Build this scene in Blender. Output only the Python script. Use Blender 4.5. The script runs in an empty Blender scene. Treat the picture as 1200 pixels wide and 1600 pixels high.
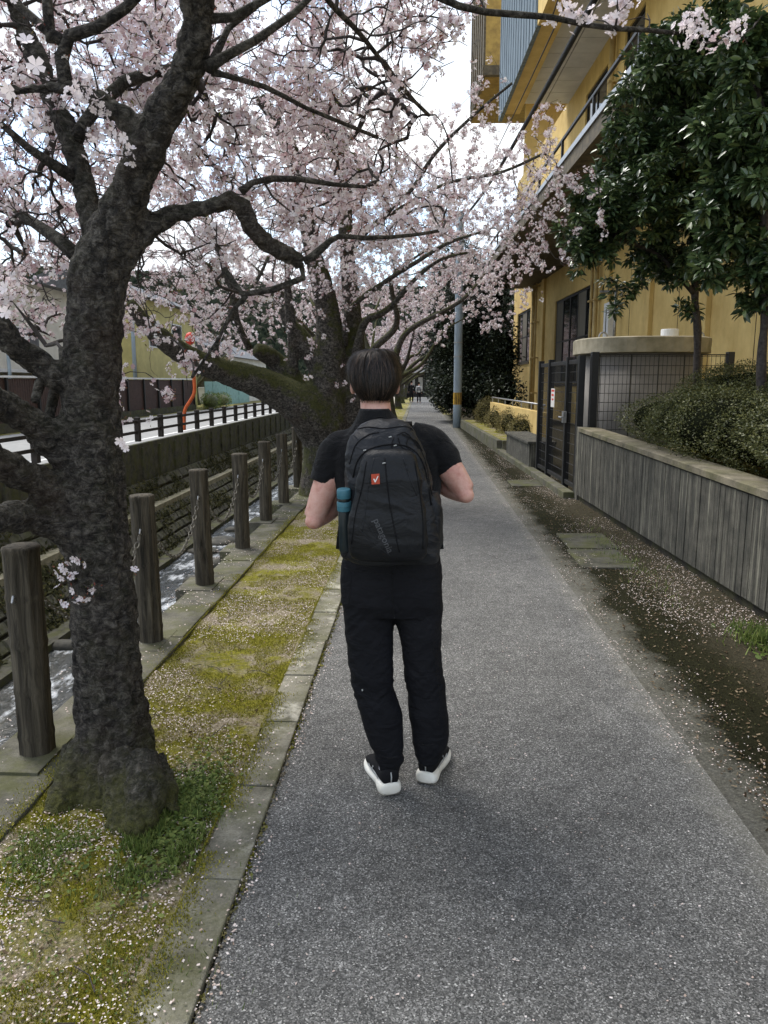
import bpy, bmesh, math, random
import numpy as np
from mathutils import Vector, Matrix
R = math.radians
rng = np.random.default_rng(7); random.seed(7)
S = bpy.context.scene
COL = S.collection

# ------------------------------------------------------------------ camera, world, sun, exposure
CAM_H, CAM_F, PITCH, YAW = 1.65, 1186.0, R(9.7), R(2.62)
cd = bpy.data.cameras.new('camera'); cam = bpy.data.objects.new('camera', cd); COL.objects.link(cam)
cam.location = (0, 0, CAM_H); cam.rotation_euler = (math.pi/2 - PITCH, 0, YAW)
cd.sensor_fit = 'VERTICAL'; cd.sensor_height = 36; cd.lens = 36*CAM_F/1600
cd.clip_start = 0.05; cd.clip_end = 3000
cd.dof.use_dof = True; cd.dof.focus_distance = 3.2; cd.dof.aperture_fstop = 20
S.camera = cam
S.render.resolution_x = 768; S.render.resolution_y = 1024
S.view_settings.view_transform = 'Standard'; S.view_settings.look = 'None'
S.view_settings.exposure = 1.4; S.view_settings.gamma = 1; S.view_settings.use_curve_mapping = False
SUN_EL, SUN_AZ = R(58), R(-48)          # azimuth from +Y, negative = to the left
w = bpy.data.worlds.new('World'); S.world = w; w.use_nodes = True
wn = w.node_tree; bg = wn.nodes['Background']; bg.inputs['Strength'].default_value = 0.108
sky = wn.nodes.new('ShaderNodeTexSky'); sky.sky_type = 'NISHITA'; sky.sun_disc = False
sky.sun_elevation = SUN_EL; sky.sun_rotation = SUN_AZ; sky.air_density = 1.0; sky.dust_density = 1.2
tc = wn.nodes.new('ShaderNodeTexCoord'); mp = wn.nodes.new('ShaderNodeMapping'); mp.inputs['Scale'].default_value = (1.0, 1.0, 2.2)
nz = wn.nodes.new('ShaderNodeTexNoise'); nz.inputs['Scale'].default_value = 2.6; nz.inputs['Detail'].default_value = 9; nz.inputs['Roughness'].default_value = .55
rp = wn.nodes.new('ShaderNodeValToRGB'); rp.color_ramp.elements[0].position = .42; rp.color_ramp.elements[1].position = .56
mx = wn.nodes.new('ShaderNodeMix'); mx.data_type = 'RGBA'; 
nz2 = wn.nodes.new('ShaderNodeTexNoise'); nz2.inputs['Scale'].default_value = 4.5; nz2.inputs['Detail'].default_value = 7
rp2 = wn.nodes.new('ShaderNodeValToRGB'); e2 = rp2.color_ramp.elements; e2[0].position = .35; e2[0].color = (3.2, 3.4, 3.7, 1); e2[1].position = .62; e2[1].color = (6.2, 6.4, 6.6, 1)
wn.links.new(mp.outputs[0], nz2.inputs['Vector']); wn.links.new(nz2.outputs['Fac'], rp2.inputs[0]); wn.links.new(rp2.outputs[0], mx.inputs['B'])
wn.links.new(tc.outputs['Generated'], mp.inputs['Vector']); wn.links.new(mp.outputs[0], nz.inputs['Vector'])
wn.links.new(nz.outputs['Fac'], rp.inputs[0]); wn.links.new(rp.outputs[0], mx.inputs['Factor'])
wn.links.new(sky.outputs[0], mx.inputs['A']); wn.links.new(mx.outputs['Result'], bg.inputs['Color'])
sd = bpy.data.lights.new('sun', 'SUN'); sd.energy = 1.5; sd.angle = R(24); sd.color = (1, .96, .9)
sun = bpy.data.objects.new('sun', sd); COL.objects.link(sun)
sdir = Vector((math.sin(SUN_AZ)*math.cos(SUN_EL), math.cos(SUN_AZ)*math.cos(SUN_EL), math.sin(SUN_EL)))
sun.rotation_euler = sdir.to_track_quat('Z', 'Y').to_euler()

# ------------------------------------------------------------------ measuring helpers
_a = math.pi/2 - PITCH
_Rx = np.array([[1,0,0],[0,math.cos(_a),-math.sin(_a)],[0,math.sin(_a),math.cos(_a)]])
_Rz = np.array([[math.cos(YAW),-math.sin(YAW),0],[math.sin(YAW),math.cos(YAW),0],[0,0,1]])
_M = _Rz @ _Rx; _O = np.array([0,0,CAM_H])
def ray(px, py): return _M @ np.array([(px-600)/CAM_F, (800-py)/CAM_F, -1.0])
def at(px, py, Y):
    r = ray(px, py); return _O + r*(Y/r[1])
def gr(px, py, z=0):
    r = ray(px, py); return _O + r*((z-CAM_H)/r[2])
BR = 0.032
def B(x, y, z): return (x - BR*y, y + BR*x, z)      # the building's own axes, turned slightly off the path

# ------------------------------------------------------------------ numpy noise
def _h(i, j, k, s):
    n = (i*374761393 + j*668265263 + k*2147483647 + s*974634777) & 0xffffffff
    n = ((n ^ (n >> 13))*1274126177) & 0xffffffff
    n = (n ^ (n >> 16)); n = (n*2246822519) & 0xffffffff
    return ((n ^ (n >> 15)) & 0xffffff)/float(0xffffff)
def vn(P, s=0):
    P = np.asarray(P, float); I = np.floor(P).astype(np.int64); f = P - I; u = f*f*(3-2*f)
    r = 0
    for a in (0,1):
        for b in (0,1):
            for c in (0,1):
                wgt = (u[:,0] if a else 1-u[:,0])*(u[:,1] if b else 1-u[:,1])*(u[:,2] if c else 1-u[:,2])
                r = r + wgt*_h(I[:,0]+a, I[:,1]+b, I[:,2]+c, s)
    return r
def fbm(P, o=4, s=0):
    P = np.asarray(P, float); r = 0; a = .5; t = 0
    for k in range(o): r = r + a*vn(P*(2**k), s+k); t += a; a *= .5
    return r/t
def smooth_curve(P, n):
    """Catmull-Rom resample of rows of P (any columns)."""
    P = np.asarray(P, float)
    if len(P) < 3: 
        t = np.linspace(0, 1, n)[:,None]; return P[0]*(1-t)+P[-1]*t
    Q = np.vstack([2*P[0]-P[1], P, 2*P[-1]-P[-2]]); m = len(P)-1
    T = np.linspace(0, m-1e-6, n); i = T.astype(int); t = (T-i)[:,None]
    a, b, c, d = Q[i], Q[i+1], Q[i+2], Q[i+3]
    return .5*((2*b)+(-a+c)*t+(2*a-5*b+4*c-d)*t*t+(-a+3*b-3*c+d)*t**3)

# ------------------------------------------------------------------ materials
def mk(name, rough=.8, spec=.3):
    m = bpy.data.materials.new(name); m.use_nodes = True; nt = m.node_tree
    b = nt.nodes['Principled BSDF']; b.inputs['Roughness'].default_value = rough
    b.inputs['Specular IOR Level'].default_value = spec
    return m, nt, b
def wpos(nt, sc=(1,1,1), rot=(0,0,0), obj=False):
    if obj:
        g = nt.nodes.new('ShaderNodeTexCoord'); o = g.outputs['Object']
    else:
        g = nt.nodes.new('ShaderNodeNewGeometry'); o = g.outputs['Position']
    q = nt.nodes.new('ShaderNodeMapping'); q.inputs['Scale'].default_value = sc; q.inputs['Rotation'].default_value = rot
    nt.links.new(o, q.inputs['Vector']); return q.outputs[0]
def noi(nt, v, scale=5, detail=5, rough=.6, dist=0):
    n = nt.nodes.new('ShaderNodeTexNoise'); n.inputs['Scale'].default_value = scale; n.inputs['Detail'].default_value = detail
    n.inputs['Roughness'].default_value = rough; n.inputs['Distortion'].default_value = dist
    nt.links.new(v, n.inputs['Vector']); return n.outputs['Fac']
def vor(nt, v, scale=5, feat='F1', out='Distance'):
    n = nt.nodes.new('ShaderNodeTexVoronoi'); n.feature = feat; n.inputs['Scale'].default_value = scale
    nt.links.new(v, n.inputs['Vector']); return n.outputs[out]
def ramp(nt, f, st):
    n = nt.nodes.new('ShaderNodeValToRGB'); e = n.color_ramp.elements
    while len(e) < len(st): e.new(.5)
    for k, (p, c) in enumerate(st):
        e[k].position = p; e[k].color = (c, c, c, 1) if isinstance(c, (int, float)) else (*c, 1)
    nt.links.new(f, n.inputs[0]); return n.outputs[0]
def mixc(nt, f, a, b, mode='MIX'):
    n = nt.nodes.new('ShaderNodeMix'); n.data_type = 'RGBA'; n.blend_type = mode
    for s, v in (('Factor', f), ('A', a), ('B', b)):
        if isinstance(v, (int, float)): n.inputs[s].default_value = v if s == 'Factor' else (v, v, v, 1)
        elif isinstance(v, tuple): n.inputs[s].default_value = (*v, 1)
        else: nt.links.new(v, n.inputs[s])
    return n.outputs['Result']
def mth(nt, op, a, b=0.0):
    n = nt.nodes.new('ShaderNodeMath'); n.operation = op
    for k, v in enumerate((a, b)):
        if isinstance(v, (int, float)): n.inputs[k].default_value = v
        else: nt.links.new(v, n.inputs[k])
    return n.outputs[0]
def sep(nt, v, ax):
    n = nt.nodes.new('ShaderNodeSeparateXYZ'); nt.links.new(v, n.inputs[0]); return n.outputs[ax]
def bmp(nt, b, h, dist=.01, strength=1, prev=None):
    n = nt.nodes.new('ShaderNodeBump'); n.inputs['Distance'].default_value = dist; n.inputs['Strength'].default_value = strength
    nt.links.new(h, n.inputs['Height'])
    if prev is not None: nt.links.new(prev, n.inputs['Normal'])
    nt.links.new(n.outputs[0], b.inputs['Normal']); return n.outputs[0]
def setc(nt, b, c):
    if isinstance(c, tuple): b.inputs['Base Color'].default_value = (*c, 1)
    else: nt.links.new(c, b.inputs['Base Color'])
def island(nt):
    return nt.nodes.new('ShaderNodeNewGeometry').outputs['Random Per Island']
def simple(name, c1, c2=None, scale=8, rough=.8, spec=.3, bump=.002, det=6, metal=0, sc=(1,1,1), lo=.35, hi=.65):
    m, nt, b = mk(name, rough, spec); b.inputs['Metallic'].default_value = metal
    c2 = c2 or tuple(x*.8 for x in c1)
    f = noi(nt, wpos(nt, sc), scale, det)
    setc(nt, b, ramp(nt, f, [(lo, c2), (hi, c1)]))
    if bump: bmp(nt, b, noi(nt, wpos(nt, sc), scale*4, 4), bump)
    return m
def leafmat(name, stops, rough=.5, spec=.4, trans=.25):
    m, nt, b = mk(name, rough, spec)
    c = ramp(nt, island(nt), stops); setc(nt, b, c)
    if trans:
        t = nt.nodes.new('ShaderNodeBsdfTranslucent'); nt.links.new(c, t.inputs['Color'])
        x = nt.nodes.new('ShaderNodeMixShader'); x.inputs[0].default_value = trans
        nt.links.new(b.outputs[0], x.inputs[1]); nt.links.new(t.outputs[0], x.inputs[2])
        nt.links.new(x.outputs[0], nt.nodes['Material Output'].inputs['Surface'])
    return m
MT = {}
def mat_asphalt():
    m, nt, b = mk('asphalt', .82, .35); p = wpos(nt)
    fine = vor(nt, p, 230, out='Color'); fine = sep(nt, fine, 0)
    g = ramp(nt, fine, [(0, (.038,.038,.036)), (.45, (.098,.097,.091)), (.8, (.175,.172,.162)), (.97, (.30,.295,.28)), (1, (.55,.54,.51))])
    big = ramp(nt, noi(nt, p, .9, 5, .65), [(.3, .74), (.7, 1.22)])
    mid = ramp(nt, noi(nt, p, 9, 5, .7), [(.3, .74), (.7, 1.22)])
    c = mixc(nt, 1, mixc(nt, 1, g, big, 'MULTIPLY'), mid, 'MULTIPLY')
    # dusty margins of the path
    x = sep(nt, p, 0)
    e1 = mth(nt, 'MULTIPLY', ramp(nt, mth(nt, 'ADD', mth(nt, 'MULTIPLY', noi(nt, p, 5, 6, .7), .30), mth(nt, 'ADD', x, -.85)), [(.40, 0), (.62, 1)]), .55)
    c = mixc(nt, e1, c, mixc(nt, 1, (.20, .19, .15), mid, 'MULTIPLY'))
    crack = vor(nt, wpos(nt, (1, .6, 1)), 1.1, 'DISTANCE_TO_EDGE')
    cm = mth(nt, 'MULTIPLY', ramp(nt, mth(nt, 'ADD', crack, mth(nt, 'MULTIPLY', noi(nt, p, 14, 4), .02)), [(.010, 1), (.016, 0)]), ramp(nt, noi(nt, p, .8, 2), [(.55, 0), (.62, .55)]))
    c = mixc(nt, cm, c, (.02, .02, .018))
    setc(nt, b, c); bmp(nt, b, mth(nt, 'ADD', fine, mth(nt, 'MULTIPLY', noi(nt, p, 60, 4), 1.2)), .0035)
    return m
def mat_concrete(name, base=(.20,.19,.16), dark=(.05,.05,.04), moss=0.0, streak=False, rough=.9):
    m, nt, b = mk(name, rough, .25); p = wpos(nt)
    f = noi(nt, p, 5, 8, .7); c = ramp(nt, f, [(.32, dark), (.5, tuple((a+d)/2 for a, d in zip(base, dark))), (.72, base)])
    sp = ramp(nt, noi(nt, p, 120, 3, .7), [(.3, .75), (.7, 1.25)]); c = mixc(nt, 1, c, sp, 'MULTIPLY')
    if streak:
        st = noi(nt, wpos(nt, (9, 9, .35)), 2.6, 7, .75)
        c = mixc(nt, ramp(nt, st, [(.53, 0), (.66, .9)]), c, (.30, .285, .22))
        c = mixc(nt, ramp(nt, noi(nt, wpos(nt, (5, 5, .5)), 2.1, 6, .7), [(.42, 0), (.62, .75)]), c, (.035, .035, .03))
    if moss:
        c = mixc(nt, mth(nt, 'MULTIPLY', ramp(nt, noi(nt, p, 3.3, 7, .7), [(.45, 0), (.58, 1)]), moss), c, (.075, .08, .018))
    setc(nt, b, c); bmp(nt, b, mth(nt, 'ADD', noi(nt, p, 22, 8, .7), mth(nt, 'MULTIPLY', noi(nt, p, 200, 2), .25)), .006)
    return m
def mat_moss_ground():
    m, nt, b = mk('moss_and_soil', .95, .1); p = wpos(nt)
    n1 = noi(nt, p, 2.4, 8, .68); n2 = noi(nt, p, 60, 4, .7)
    soil = ramp(nt, noi(nt, p, 70, 5, .8), [(.3, (.10, .08, .05)), (.5, (.26, .22, .15)), (.72, (.60, .53, .45))])
    moss = ramp(nt, n2, [(.3, (.07, .075, .012)), (.5, (.19, .18, .022)), (.75, (.36, .32, .05))])
    c = mixc(nt, ramp(nt, n1, [(.42, 0), (.54, 1)]), soil, moss)
    setc(nt, b, c); bmp(nt, b, mth(nt, 'ADD', n2, noi(nt, p, 220, 3)), .012); return m
def mat_gutter():
    m, nt, b = mk('damp_gutter', .95, .08); p = wpos(nt); x = sep(nt, p, 0)
    xw = mth(nt, 'ADD', x, mth(nt, 'MULTIPLY', mth(nt, 'SUBTRACT', noi(nt, p, 2.3, 6, .7), .5), .55))
    grain = ramp(nt, noi(nt, p, 75, 6, .8), [(.3, .35), (.55, 1.0), (.75, 2.0)])
    band = ramp(nt, mth(nt, 'SUBTRACT', xw, 1.0), [(.18, (.17, .165, .145)), (.36, (.13, .125, .10)), (.50, (.018, .018, .008)), (.80, (.022, .021, .009)), (1.0, (.055, .048, .030))])
    c = mixc(nt, 1, band, grain, 'MULTIPLY')
    c = mixc(nt, ramp(nt, noi(nt, wpos(nt, (1, .5, 1)), 2.2, 5, .7), [(.60, 0), (.72, .4)]), c, (.07, .07, .045))
    setc(nt, b, c); bmp(nt, b, noi(nt, p, 55, 6, .8), .016); return m
def mat_bark(name, moss=0.0, c0=(.010,.009,.008), c1=(.062,.054,.047), c2=(.26,.235,.20)):
    m, nt, b = mk(name, .85, .3); p = wpos(nt)
    f = noi(nt, wpos(nt, (15, 15, 17)), 1.9, 9, .78, .6)
    c = ramp(nt, f, [(.38, c0), (.50, c1), (.68, c2)])
    va = nt.nodes.new('ShaderNodeVectorMath'); va.operation = 'ADD'; nc = nt.nodes.new('ShaderNodeTexNoise'); nc.inputs['Scale'].default_value = 18; nc.inputs['Detail'].default_value = 4
    nt.links.new(p, nc.inputs['Vector']); vs = nt.nodes.new('ShaderNodeVectorMath'); vs.operation = 'SCALE'; vs.inputs['Scale'].default_value = 2.6; nt.links.new(nc.outputs['Color'], vs.inputs[0])
    nt.links.new(wpos(nt, (20, 20, 40)), va.inputs[0]); nt.links.new(vs.outputs[0], va.inputs[1]); crk = ramp(nt, vor(nt, va.outputs[0], 1.0, 'DISTANCE_TO_EDGE'), [(0, 0), (.16, 1)])
    c = mixc(nt, 1, c, ramp(nt, mth(nt, 'ADD', crk, mth(nt, 'MULTIPLY', ramp(nt, noi(nt, p, 7, 3), [(.42, 1), (.6, 0)]), .8)), [(0, .45), (1, 1.08)]), 'MULTIPLY')
    red = ramp(nt, noi(nt, p, 3.1, 4), [(.52, 0), (.7, .45)]); c = mixc(nt, red, c, (.055, .032, .02))
    lent = ramp(nt, noi(nt, wpos(nt, (6, 6, 44)), 1.5, 5, .6), [(.62, 0), (.67, .85)])
    c = mixc(nt, lent, c, (.15, .135, .115))
    lich = ramp(nt, noi(nt, p, 26, 6, .75), [(.63, 0), (.70, .6)]); c = mixc(nt, lich, c, (.17, .18, .15))
    if moss:
        g = nt.nodes.new('ShaderNodeNewGeometry'); nzc = sep(nt, g.outputs['Normal'], 2)
        mm = mth(nt, 'ADD', mth(nt, 'MULTIPLY', nzc, .30), noi(nt, p, 2.6, 6, .7))
        c = mixc(nt, mth(nt, 'MULTIPLY', ramp(nt, mm, [(.48, 0), (.62, 1)]), moss), c,
                 ramp(nt, noi(nt, p, 40, 4, .7), [(.3, (.022, .026, .006)), (.7, (.095, .098, .022))]))
    zz = mth(nt, 'ADD', sep(nt, p, 2), mth(nt, 'MULTIPLY', noi(nt, p, 6, 6, .75), .55))
    c = mixc(nt, ramp(nt, zz, [(.30, .85), (.48, 0)]), c, ramp(nt, noi(nt, p, 50, 4, .7), [(.3, (.03, .034, .008)), (.7, (.14, .14, .03))]))
    setc(nt, b, c)
    h = mth(nt, 'ADD', f, mth(nt, 'MULTIPLY', noi(nt, wpos(nt, (20, 20, 50)), 2, 6, .7), .4))
    h = mth(nt, 'ADD', h, mth(nt, 'MULTIPLY', crk, .20))
    bmp(nt, b, h, .036); return m
def mat_post():
    m, nt, b = mk('log_pattern_concrete', .9, .25)
    g = noi(nt, wpos(nt, (30, 30, 2.2)), 1.2, 7, .7, .6)
    c = ramp(nt, g, [(.35, (.016, .014, .010)), (.5, (.060, .051, .037)), (.75, (.15, .13, .095))])
    c = mixc(nt, ramp(nt, noi(nt, wpos(nt), 3, 5), [(.5, 0), (.7, .5)]), c, (.055, .045, .032))
    setc(nt, b, c); bmp(nt, b, g, .012); return m
def mat_water():
    m, nt, b = mk('shallow_water', .09, .6); p = wpos(nt)
    c = ramp(nt, noi(nt, p, 1.3, 8, .7), [(.35, (.010, .011, .009)), (.55, (.03, .03, .022)), (.7, (.07, .066, .05))])
    sky_glare = ramp(nt, noi(nt, wpos(nt, (1.2, .45, 1)), 2.0, 8, .7), [(.50, 0), (.60, .9)])  # pale streaks paint the sky's bright reflection into the water colour
    c = mixc(nt, sky_glare, c, (.66, .69, .72)); setc(nt, b, c)
    bmp(nt, b, mth(nt, 'ADD', noi(nt, wpos(nt, (1.8, .9, 1)), 5, 6, .65), mth(nt, 'MULTIPLY', noi(nt, p, 26, 4), .25)), .035); return m
def mat_stucco():
    m, nt, b = mk('yellow_stucco', .85, .25); p = wpos(nt)
    c = ramp(nt, noi(nt, p, 1.3, 7, .65), [(.3, (.52, .36, .125)), (.7, (.70, .52, .21))])
    c = mixc(nt, ramp(nt, noi(nt, wpos(nt, (2.4, 2.4, .25)), 1.6, 6, .7), [(.5, 0), (.75, .3)]), c, (.30, .20, .08))
    setc(nt, b, c); bmp(nt, b, noi(nt, p, 90, 4), .004); return m
def mat_fabric(name, c, c2, rough=.85, wave=420, fold=.012, sheen=.0):
    m, nt, b = mk(name, rough, .22 if 'pack' in name else .10); p = wpos(nt)
    f = noi(nt, p, 7, 5); setc(nt, b, ramp(nt, f, [(.3, c), (.7, c2)]))
    b.inputs['Sheen Weight'].default_value = sheen
    a = bmp(nt, b, noi(nt, wpos(nt, (1, 1, 1.8)), 11, 4, .55, .8), fold, .8)
    bmp(nt, b, noi(nt, p, wave, 2), .0012, .6, a); return m
MT['asphalt'] = mat_asphalt(); MT['moss_ground'] = mat_moss_ground(); MT['gutter'] = mat_gutter()
def kerbmat():
    m = mat_concrete('kerb_concrete', (.27, .255, .20), (.075, .070, .052), .45); nt = m.node_tree; b = nt.nodes['Principled BSDF']; o = b.inputs['Base Color'].links[0].from_socket; p = wpos(nt)
    setc(nt, b, mixc(nt, mth(nt, 'MULTIPLY', ramp(nt, noi(nt, p, 2.3, 8, .75), [(.55, 0), (.66, 1)]), .7), o, (.52, .50, .42))); return m
MT['kerb'] = kerbmat() # mat_concrete('kerb_concrete', (.27, .255, .20), (.075, .070, .052), .45)
MT['coping'] = mat_concrete('coping_concrete', (.17, .16, .125), (.042, .040, .030), .55)
MT['bank'] = mat_concrete('bank_concrete', (.11, .105, .08), (.018, .018, .012), .6)
MT['ledge'] = mat_concrete('ledge_concrete', (.42, .38, .28), (.15, .14, .09), .35)
MT['board'] = mat_concrete('board_marked_concrete', (.125, .118, .095), (.030, .029, .024), 0, True)
MT['wallcap'] = mat_concrete('wall_cap_concrete', (.24, .21, .15), (.06, .055, .038), .35)
MT['foot'] = mat_concrete('footing', (.045, .04, .03), (.012, .011, .009), .3)
MT['stone'] = mat_concrete('masonry_stone', (.16, .15, .12), (.03, .03, .022), .5)
MT['road'] = simple('pale_road', (.30, .30, .29), (.24, .24, .235), 3, .9)
MT['paint'] = simple('road_paint', (.75, .75, .73), (.6, .6, .58), 9, .7)
MT['bark'] = mat_bark('cherry_bark', .18); MT['bark_moss'] = mat_bark('mossy_cherry_bark', .95)
MT['twig'] = simple('twig_bark', (.060, .050, .045), (.022, .018, .016), 30, .8, bump=.002)
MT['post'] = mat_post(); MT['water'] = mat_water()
MT['petal'] = leafmat('petal', [(0, (.48, .31, .33)), (.2, (.70, .58, .60)), (.55, (.84, .76, .775)), (1, (.91, .87, .87))], .6, .15, .28)
MT['petal_fall'] = leafmat('fallen_petal', [(0, (.38, .28, .22)), (.4, (.56, .46, .41)), (.8, (.70, .61, .57)), (1, (.84, .78, .75))], .6, .2, .1)
MT['bud'] = leafmat('bud_and_young_leaf', [(0, (.17, .045, .035)), (.5, (.24, .09, .055)), (.75, (.17, .11, .035)), (1, (.15, .18, .04))], .55, .3, .3)
MT['ever'] = leafmat('glossy_leaf', [(0, (.022, .042, .020)), (.5, (.050, .085, .034)), (.88, (.10, .145, .05)), (1, (.18, .23, .09))], .30, .6, .10)
MT['hedge'] = leafmat('hedge_leaf', [(0, (.030, .040, .012)), (.6, (.070, .078, .024)), (1, (.15, .15, .05))], .5, .3, .15)
MT['shrubb'] = leafmat('brown_shrub_leaf', [(0, (.07, .055, .02)), (.6, (.13, .11, .035)), (1, (.22, .19, .06))], .6, .2, .15)
MT['darkforest'] = leafmat('forest_clump', [(0, (.02, .03, .022)), (.6, (.06, .075, .05)), (.85, (.10, .11, .07)), (1, (.22, .17, .16))], .9, .1, .1)
MT['litter'] = leafmat('leaf_litter', [(0, (.04, .025, .015)), (.5, (.10, .07, .04)), (1, (.22, .17, .11))], .9, .1, 0)
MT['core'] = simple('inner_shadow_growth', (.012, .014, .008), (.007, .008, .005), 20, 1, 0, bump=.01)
MT['darkleaf'] = leafmat('dark_leaf', [(0, (.008, .014, .008)), (.7, (.020, .030, .015)), (1, (.05, .065, .03))], .5, .3, .05)
MT['bankleaf'] = leafmat('bank_creeper', [(0, (.025, .028, .012)), (.6, (.055, .055, .022)), (1, (.13, .12, .05))], .8, .1, .1)
MT['grass'] = leafmat('grass_blade', [(0, (.05, .08, .018)), (.5, (.11, .16, .035)), (1, (.24, .28, .08))], .6, .2, .3)
MT['mossb'] = leafmat('moss_tuft', [(0, (.11, .11, .015)), (.5, (.24, .225, .03)), (1, (.42, .37, .07))], .8, .1, .2)
MT['yellow'] = mat_stucco()
MT['fascia'] = simple('ochre_fascia', (.42, .28, .075), (.26, .17, .05), 3, .75)
MT['soffit'] = simple('soffit_board', (.66, .67, .68), (.52, .53, .54), 1.2, .8, bump=.001)
MT['bluegrey'] = simple('blue_grey_cladding', (.16, .21, .25), (.07, .10, .125), 2, .6, sc=(3, 3, .4))
MT['darkframe'] = simple('dark_window_frame', (.016, .015, .014), (.010, .010, .010), 6, .5)
MT['eave'] = simple('weathered_eave', (.13, .105, .065), (.06, .05, .035), 5, .75)
def glass():
    m, nt, b = mk('window_glass', .06, .6); setc(nt, b, ramp(nt, noi(nt, wpos(nt), 1.2, 3), [(.4, (.010, .011, .012)), (.6, (.03, .033, .036))])); return m
MT['glass'] = glass()
MT['curtain'] = simple('curtain', (.20, .18, .14), (.11, .10, .08), 3, .9, sc=(8, 8, .3))
MT['pipe'] = simple('cream_pipe', (.50, .38, .17), (.36, .26, .11), 4, .6)
MT['tank'] = simple('tank_paint', (.215, .20, .18), (.16, .15, .135), 2.5, .75)
MT['tankcap'] = simple('tank_cap', (.36, .32, .235), (.20, .18, .12), 4, .75)
MT['black'] = simple('black_steel', (.010, .011, .012), (.006, .006, .007), 9, .45, .4, bump=.0005)
MT['white'] = simple('white_paint', (.75, .76, .76), (.62, .63, .63), 4, .5)
MT['steel'] = simple('dull_steel', (.42, .42, .42), (.25, .25, .25), 20, .4, .5, metal=.7, bump=.0004)
MT['oldsteel'] = simple('weathered_chain', (.16, .15, .12), (.07, .06, .05), 40, .7, .4, metal=.3, bump=0)
MT['poleblue'] = simple('grey_blue_pole', (.30, .36, .41), (.23, .28, .32), 5, .6, sc=(1, 1, .4))
MT['polemark'] = simple('yellow_band', (.55, .34, .04), (.35, .2, .03), 9, .6)
MT['brown'] = simple('brown_fence', (.065, .036, .028), (.04, .023, .018), 8, .7)
MT['fencewood'] = simple('dark_brown_rail', (.035, .028, .023), (.018, .015, .012), 9, .75)
MT['orange'] = simple('orange_paint', (.62, .12, .03), (.40, .08, .02), 9, .5)
MT['red'] = simple('red_paint', (.62, .05, .025), (.5, .035, .02), 9, .5)
MT['teal'] = simple('teal_sheet', (.22, .38, .34), (.14, .26, .23), 4, .6)
MT['cream'] = simple('cream_render', (.62, .60, .53), (.50, .48, .42), 2, .85)
MT['paleyellow'] = simple('pale_yellow_render', (.50, .44, .19), (.40, .35, .15), 2, .85)
MT['rooftile'] = simple('grey_roof_tile', (.10, .105, .11), (.06, .06, .065), 8, .6)
MT['hill'] = simple('forested_hill', (.055, .070, .050), (.020, .028, .022), .12, 1, .1, bump=0)
MT['riverbed'] = simple('river_stone', (.07, .065, .05), (.02, .02, .015), 5, .7, bump=.01)
MT['wire'] = simple('black_cable', (.012, .012, .013), (.008, .008, .008), 9, .6)
def skinm():
    m, nt, b = mk('skin', .5, .35); p = wpos(nt)
    c = ramp(nt, noi(nt, p, 17, 6, .7), [(.3, (.50, .22, .17)), (.5, (.64, .36, .29)), (.7, (.72, .46, .38))])
    setc(nt, b, c); b.inputs['Subsurface Weight'].default_value = .12; b.inputs['Subsurface Scale'].default_value = .01
    b.inputs['Subsurface Radius'].default_value = (1, .3, .15)
    bmp(nt, b, noi(nt, p, 160, 3), .0006); return m
MT['skin'] = skinm()
MT['shirt'] = mat_fabric('black_cotton', (.0075, .0075, .008), (.012, .012, .013), .9, 500, .02, .1)
MT['trouser'] = mat_fabric('navy_black_trousers', (.0095, .0098, .0120), (.0135, .0138, .0165), .75, 500, .018)
MT['pack'] = mat_fabric('backpack_nylon', (.013, .014, .017), (.024, .026, .030), .50, 300, .016)
MT['pack2'] = mat_fabric('backpack_panel', (.008, .009, .011), (.015, .016, .018), .45, 300, .010)
MT['webbing'] = mat_fabric('webbing', (.008, .008, .009), (.014, .014, .015), .8, 900, .001)
MT['print'] = simple('dim_grey_print', (.075, .078, .082), (.05, .05, .055), 20, .6, bump=0)
MT['patch'] = simple('orange_red_patch', (.46, .075, .035), (.40, .06, .03), 30, .7, bump=0)
MT['patchmark'] = simple('white_print', (.75, .74, .72), (.7, .7, .68), 30, .7, bump=0)
MT['hairbase'] = simple('hair_base', (.005, .004, .0035), (.003, .0025, .0025), 30, .9, .08)
MT['hair'] = leafmat('hair_strand', [(0, (.004, .003, .0025)), (.5, (.011, .008, .0065)), (.8, (.034, .023, .017)), (1, (.11, .072, .052))], .45, .3, 0)
MT['sole'] = simple('white_foam_sole', (.86, .84, .76), (.72, .69, .60), 12, .7, bump=.002)
MT['soledark'] = simple('worn_outsole', (.22, .21, .18), (.14, .13, .11), 30, .8)
MT['shoe'] = mat_fabric('black_knit_shoe', (.008, .008, .009), (.016, .016, .017), .8, 800, .001)
MT['silver'] = simple('silver_trim', (.42, .43, .42), (.3, .31, .3), 30, .4, bump=0)
MT['sock'] = simple('white_sock', (.66, .66, .74), (.55, .55, .63), 60, .9)
MT['bottle'] = simple('teal_bottle', (.055, .17, .22), (.04, .13, .17), 8, .4, bump=0)
MT['bottleband'] = simple('dark_bottle_band', (.02, .03, .035), (.015, .02, .02), 8, .3, bump=0)
MT['eyew'] = simple('eye_white', (.8, .8, .8), (.75, .75, .75), 9, .3, bump=0)
MT['farblack'] = simple('dark_coat', (.014, .014, .017), (.009, .009, .01), 9, .9)
MT['farwhite'] = simple('white_shirt', (.72, .72, .72), (.6, .6, .6), 9, .9)
MT['greybag'] = simple('grey_rucksack', (.28, .28, .30), (.2, .2, .22), 9, .9)
MT['signwhite'] = simple('white_card', (.62, .6, .58), (.55, .53, .5), 9, .7, bump=0)

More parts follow.
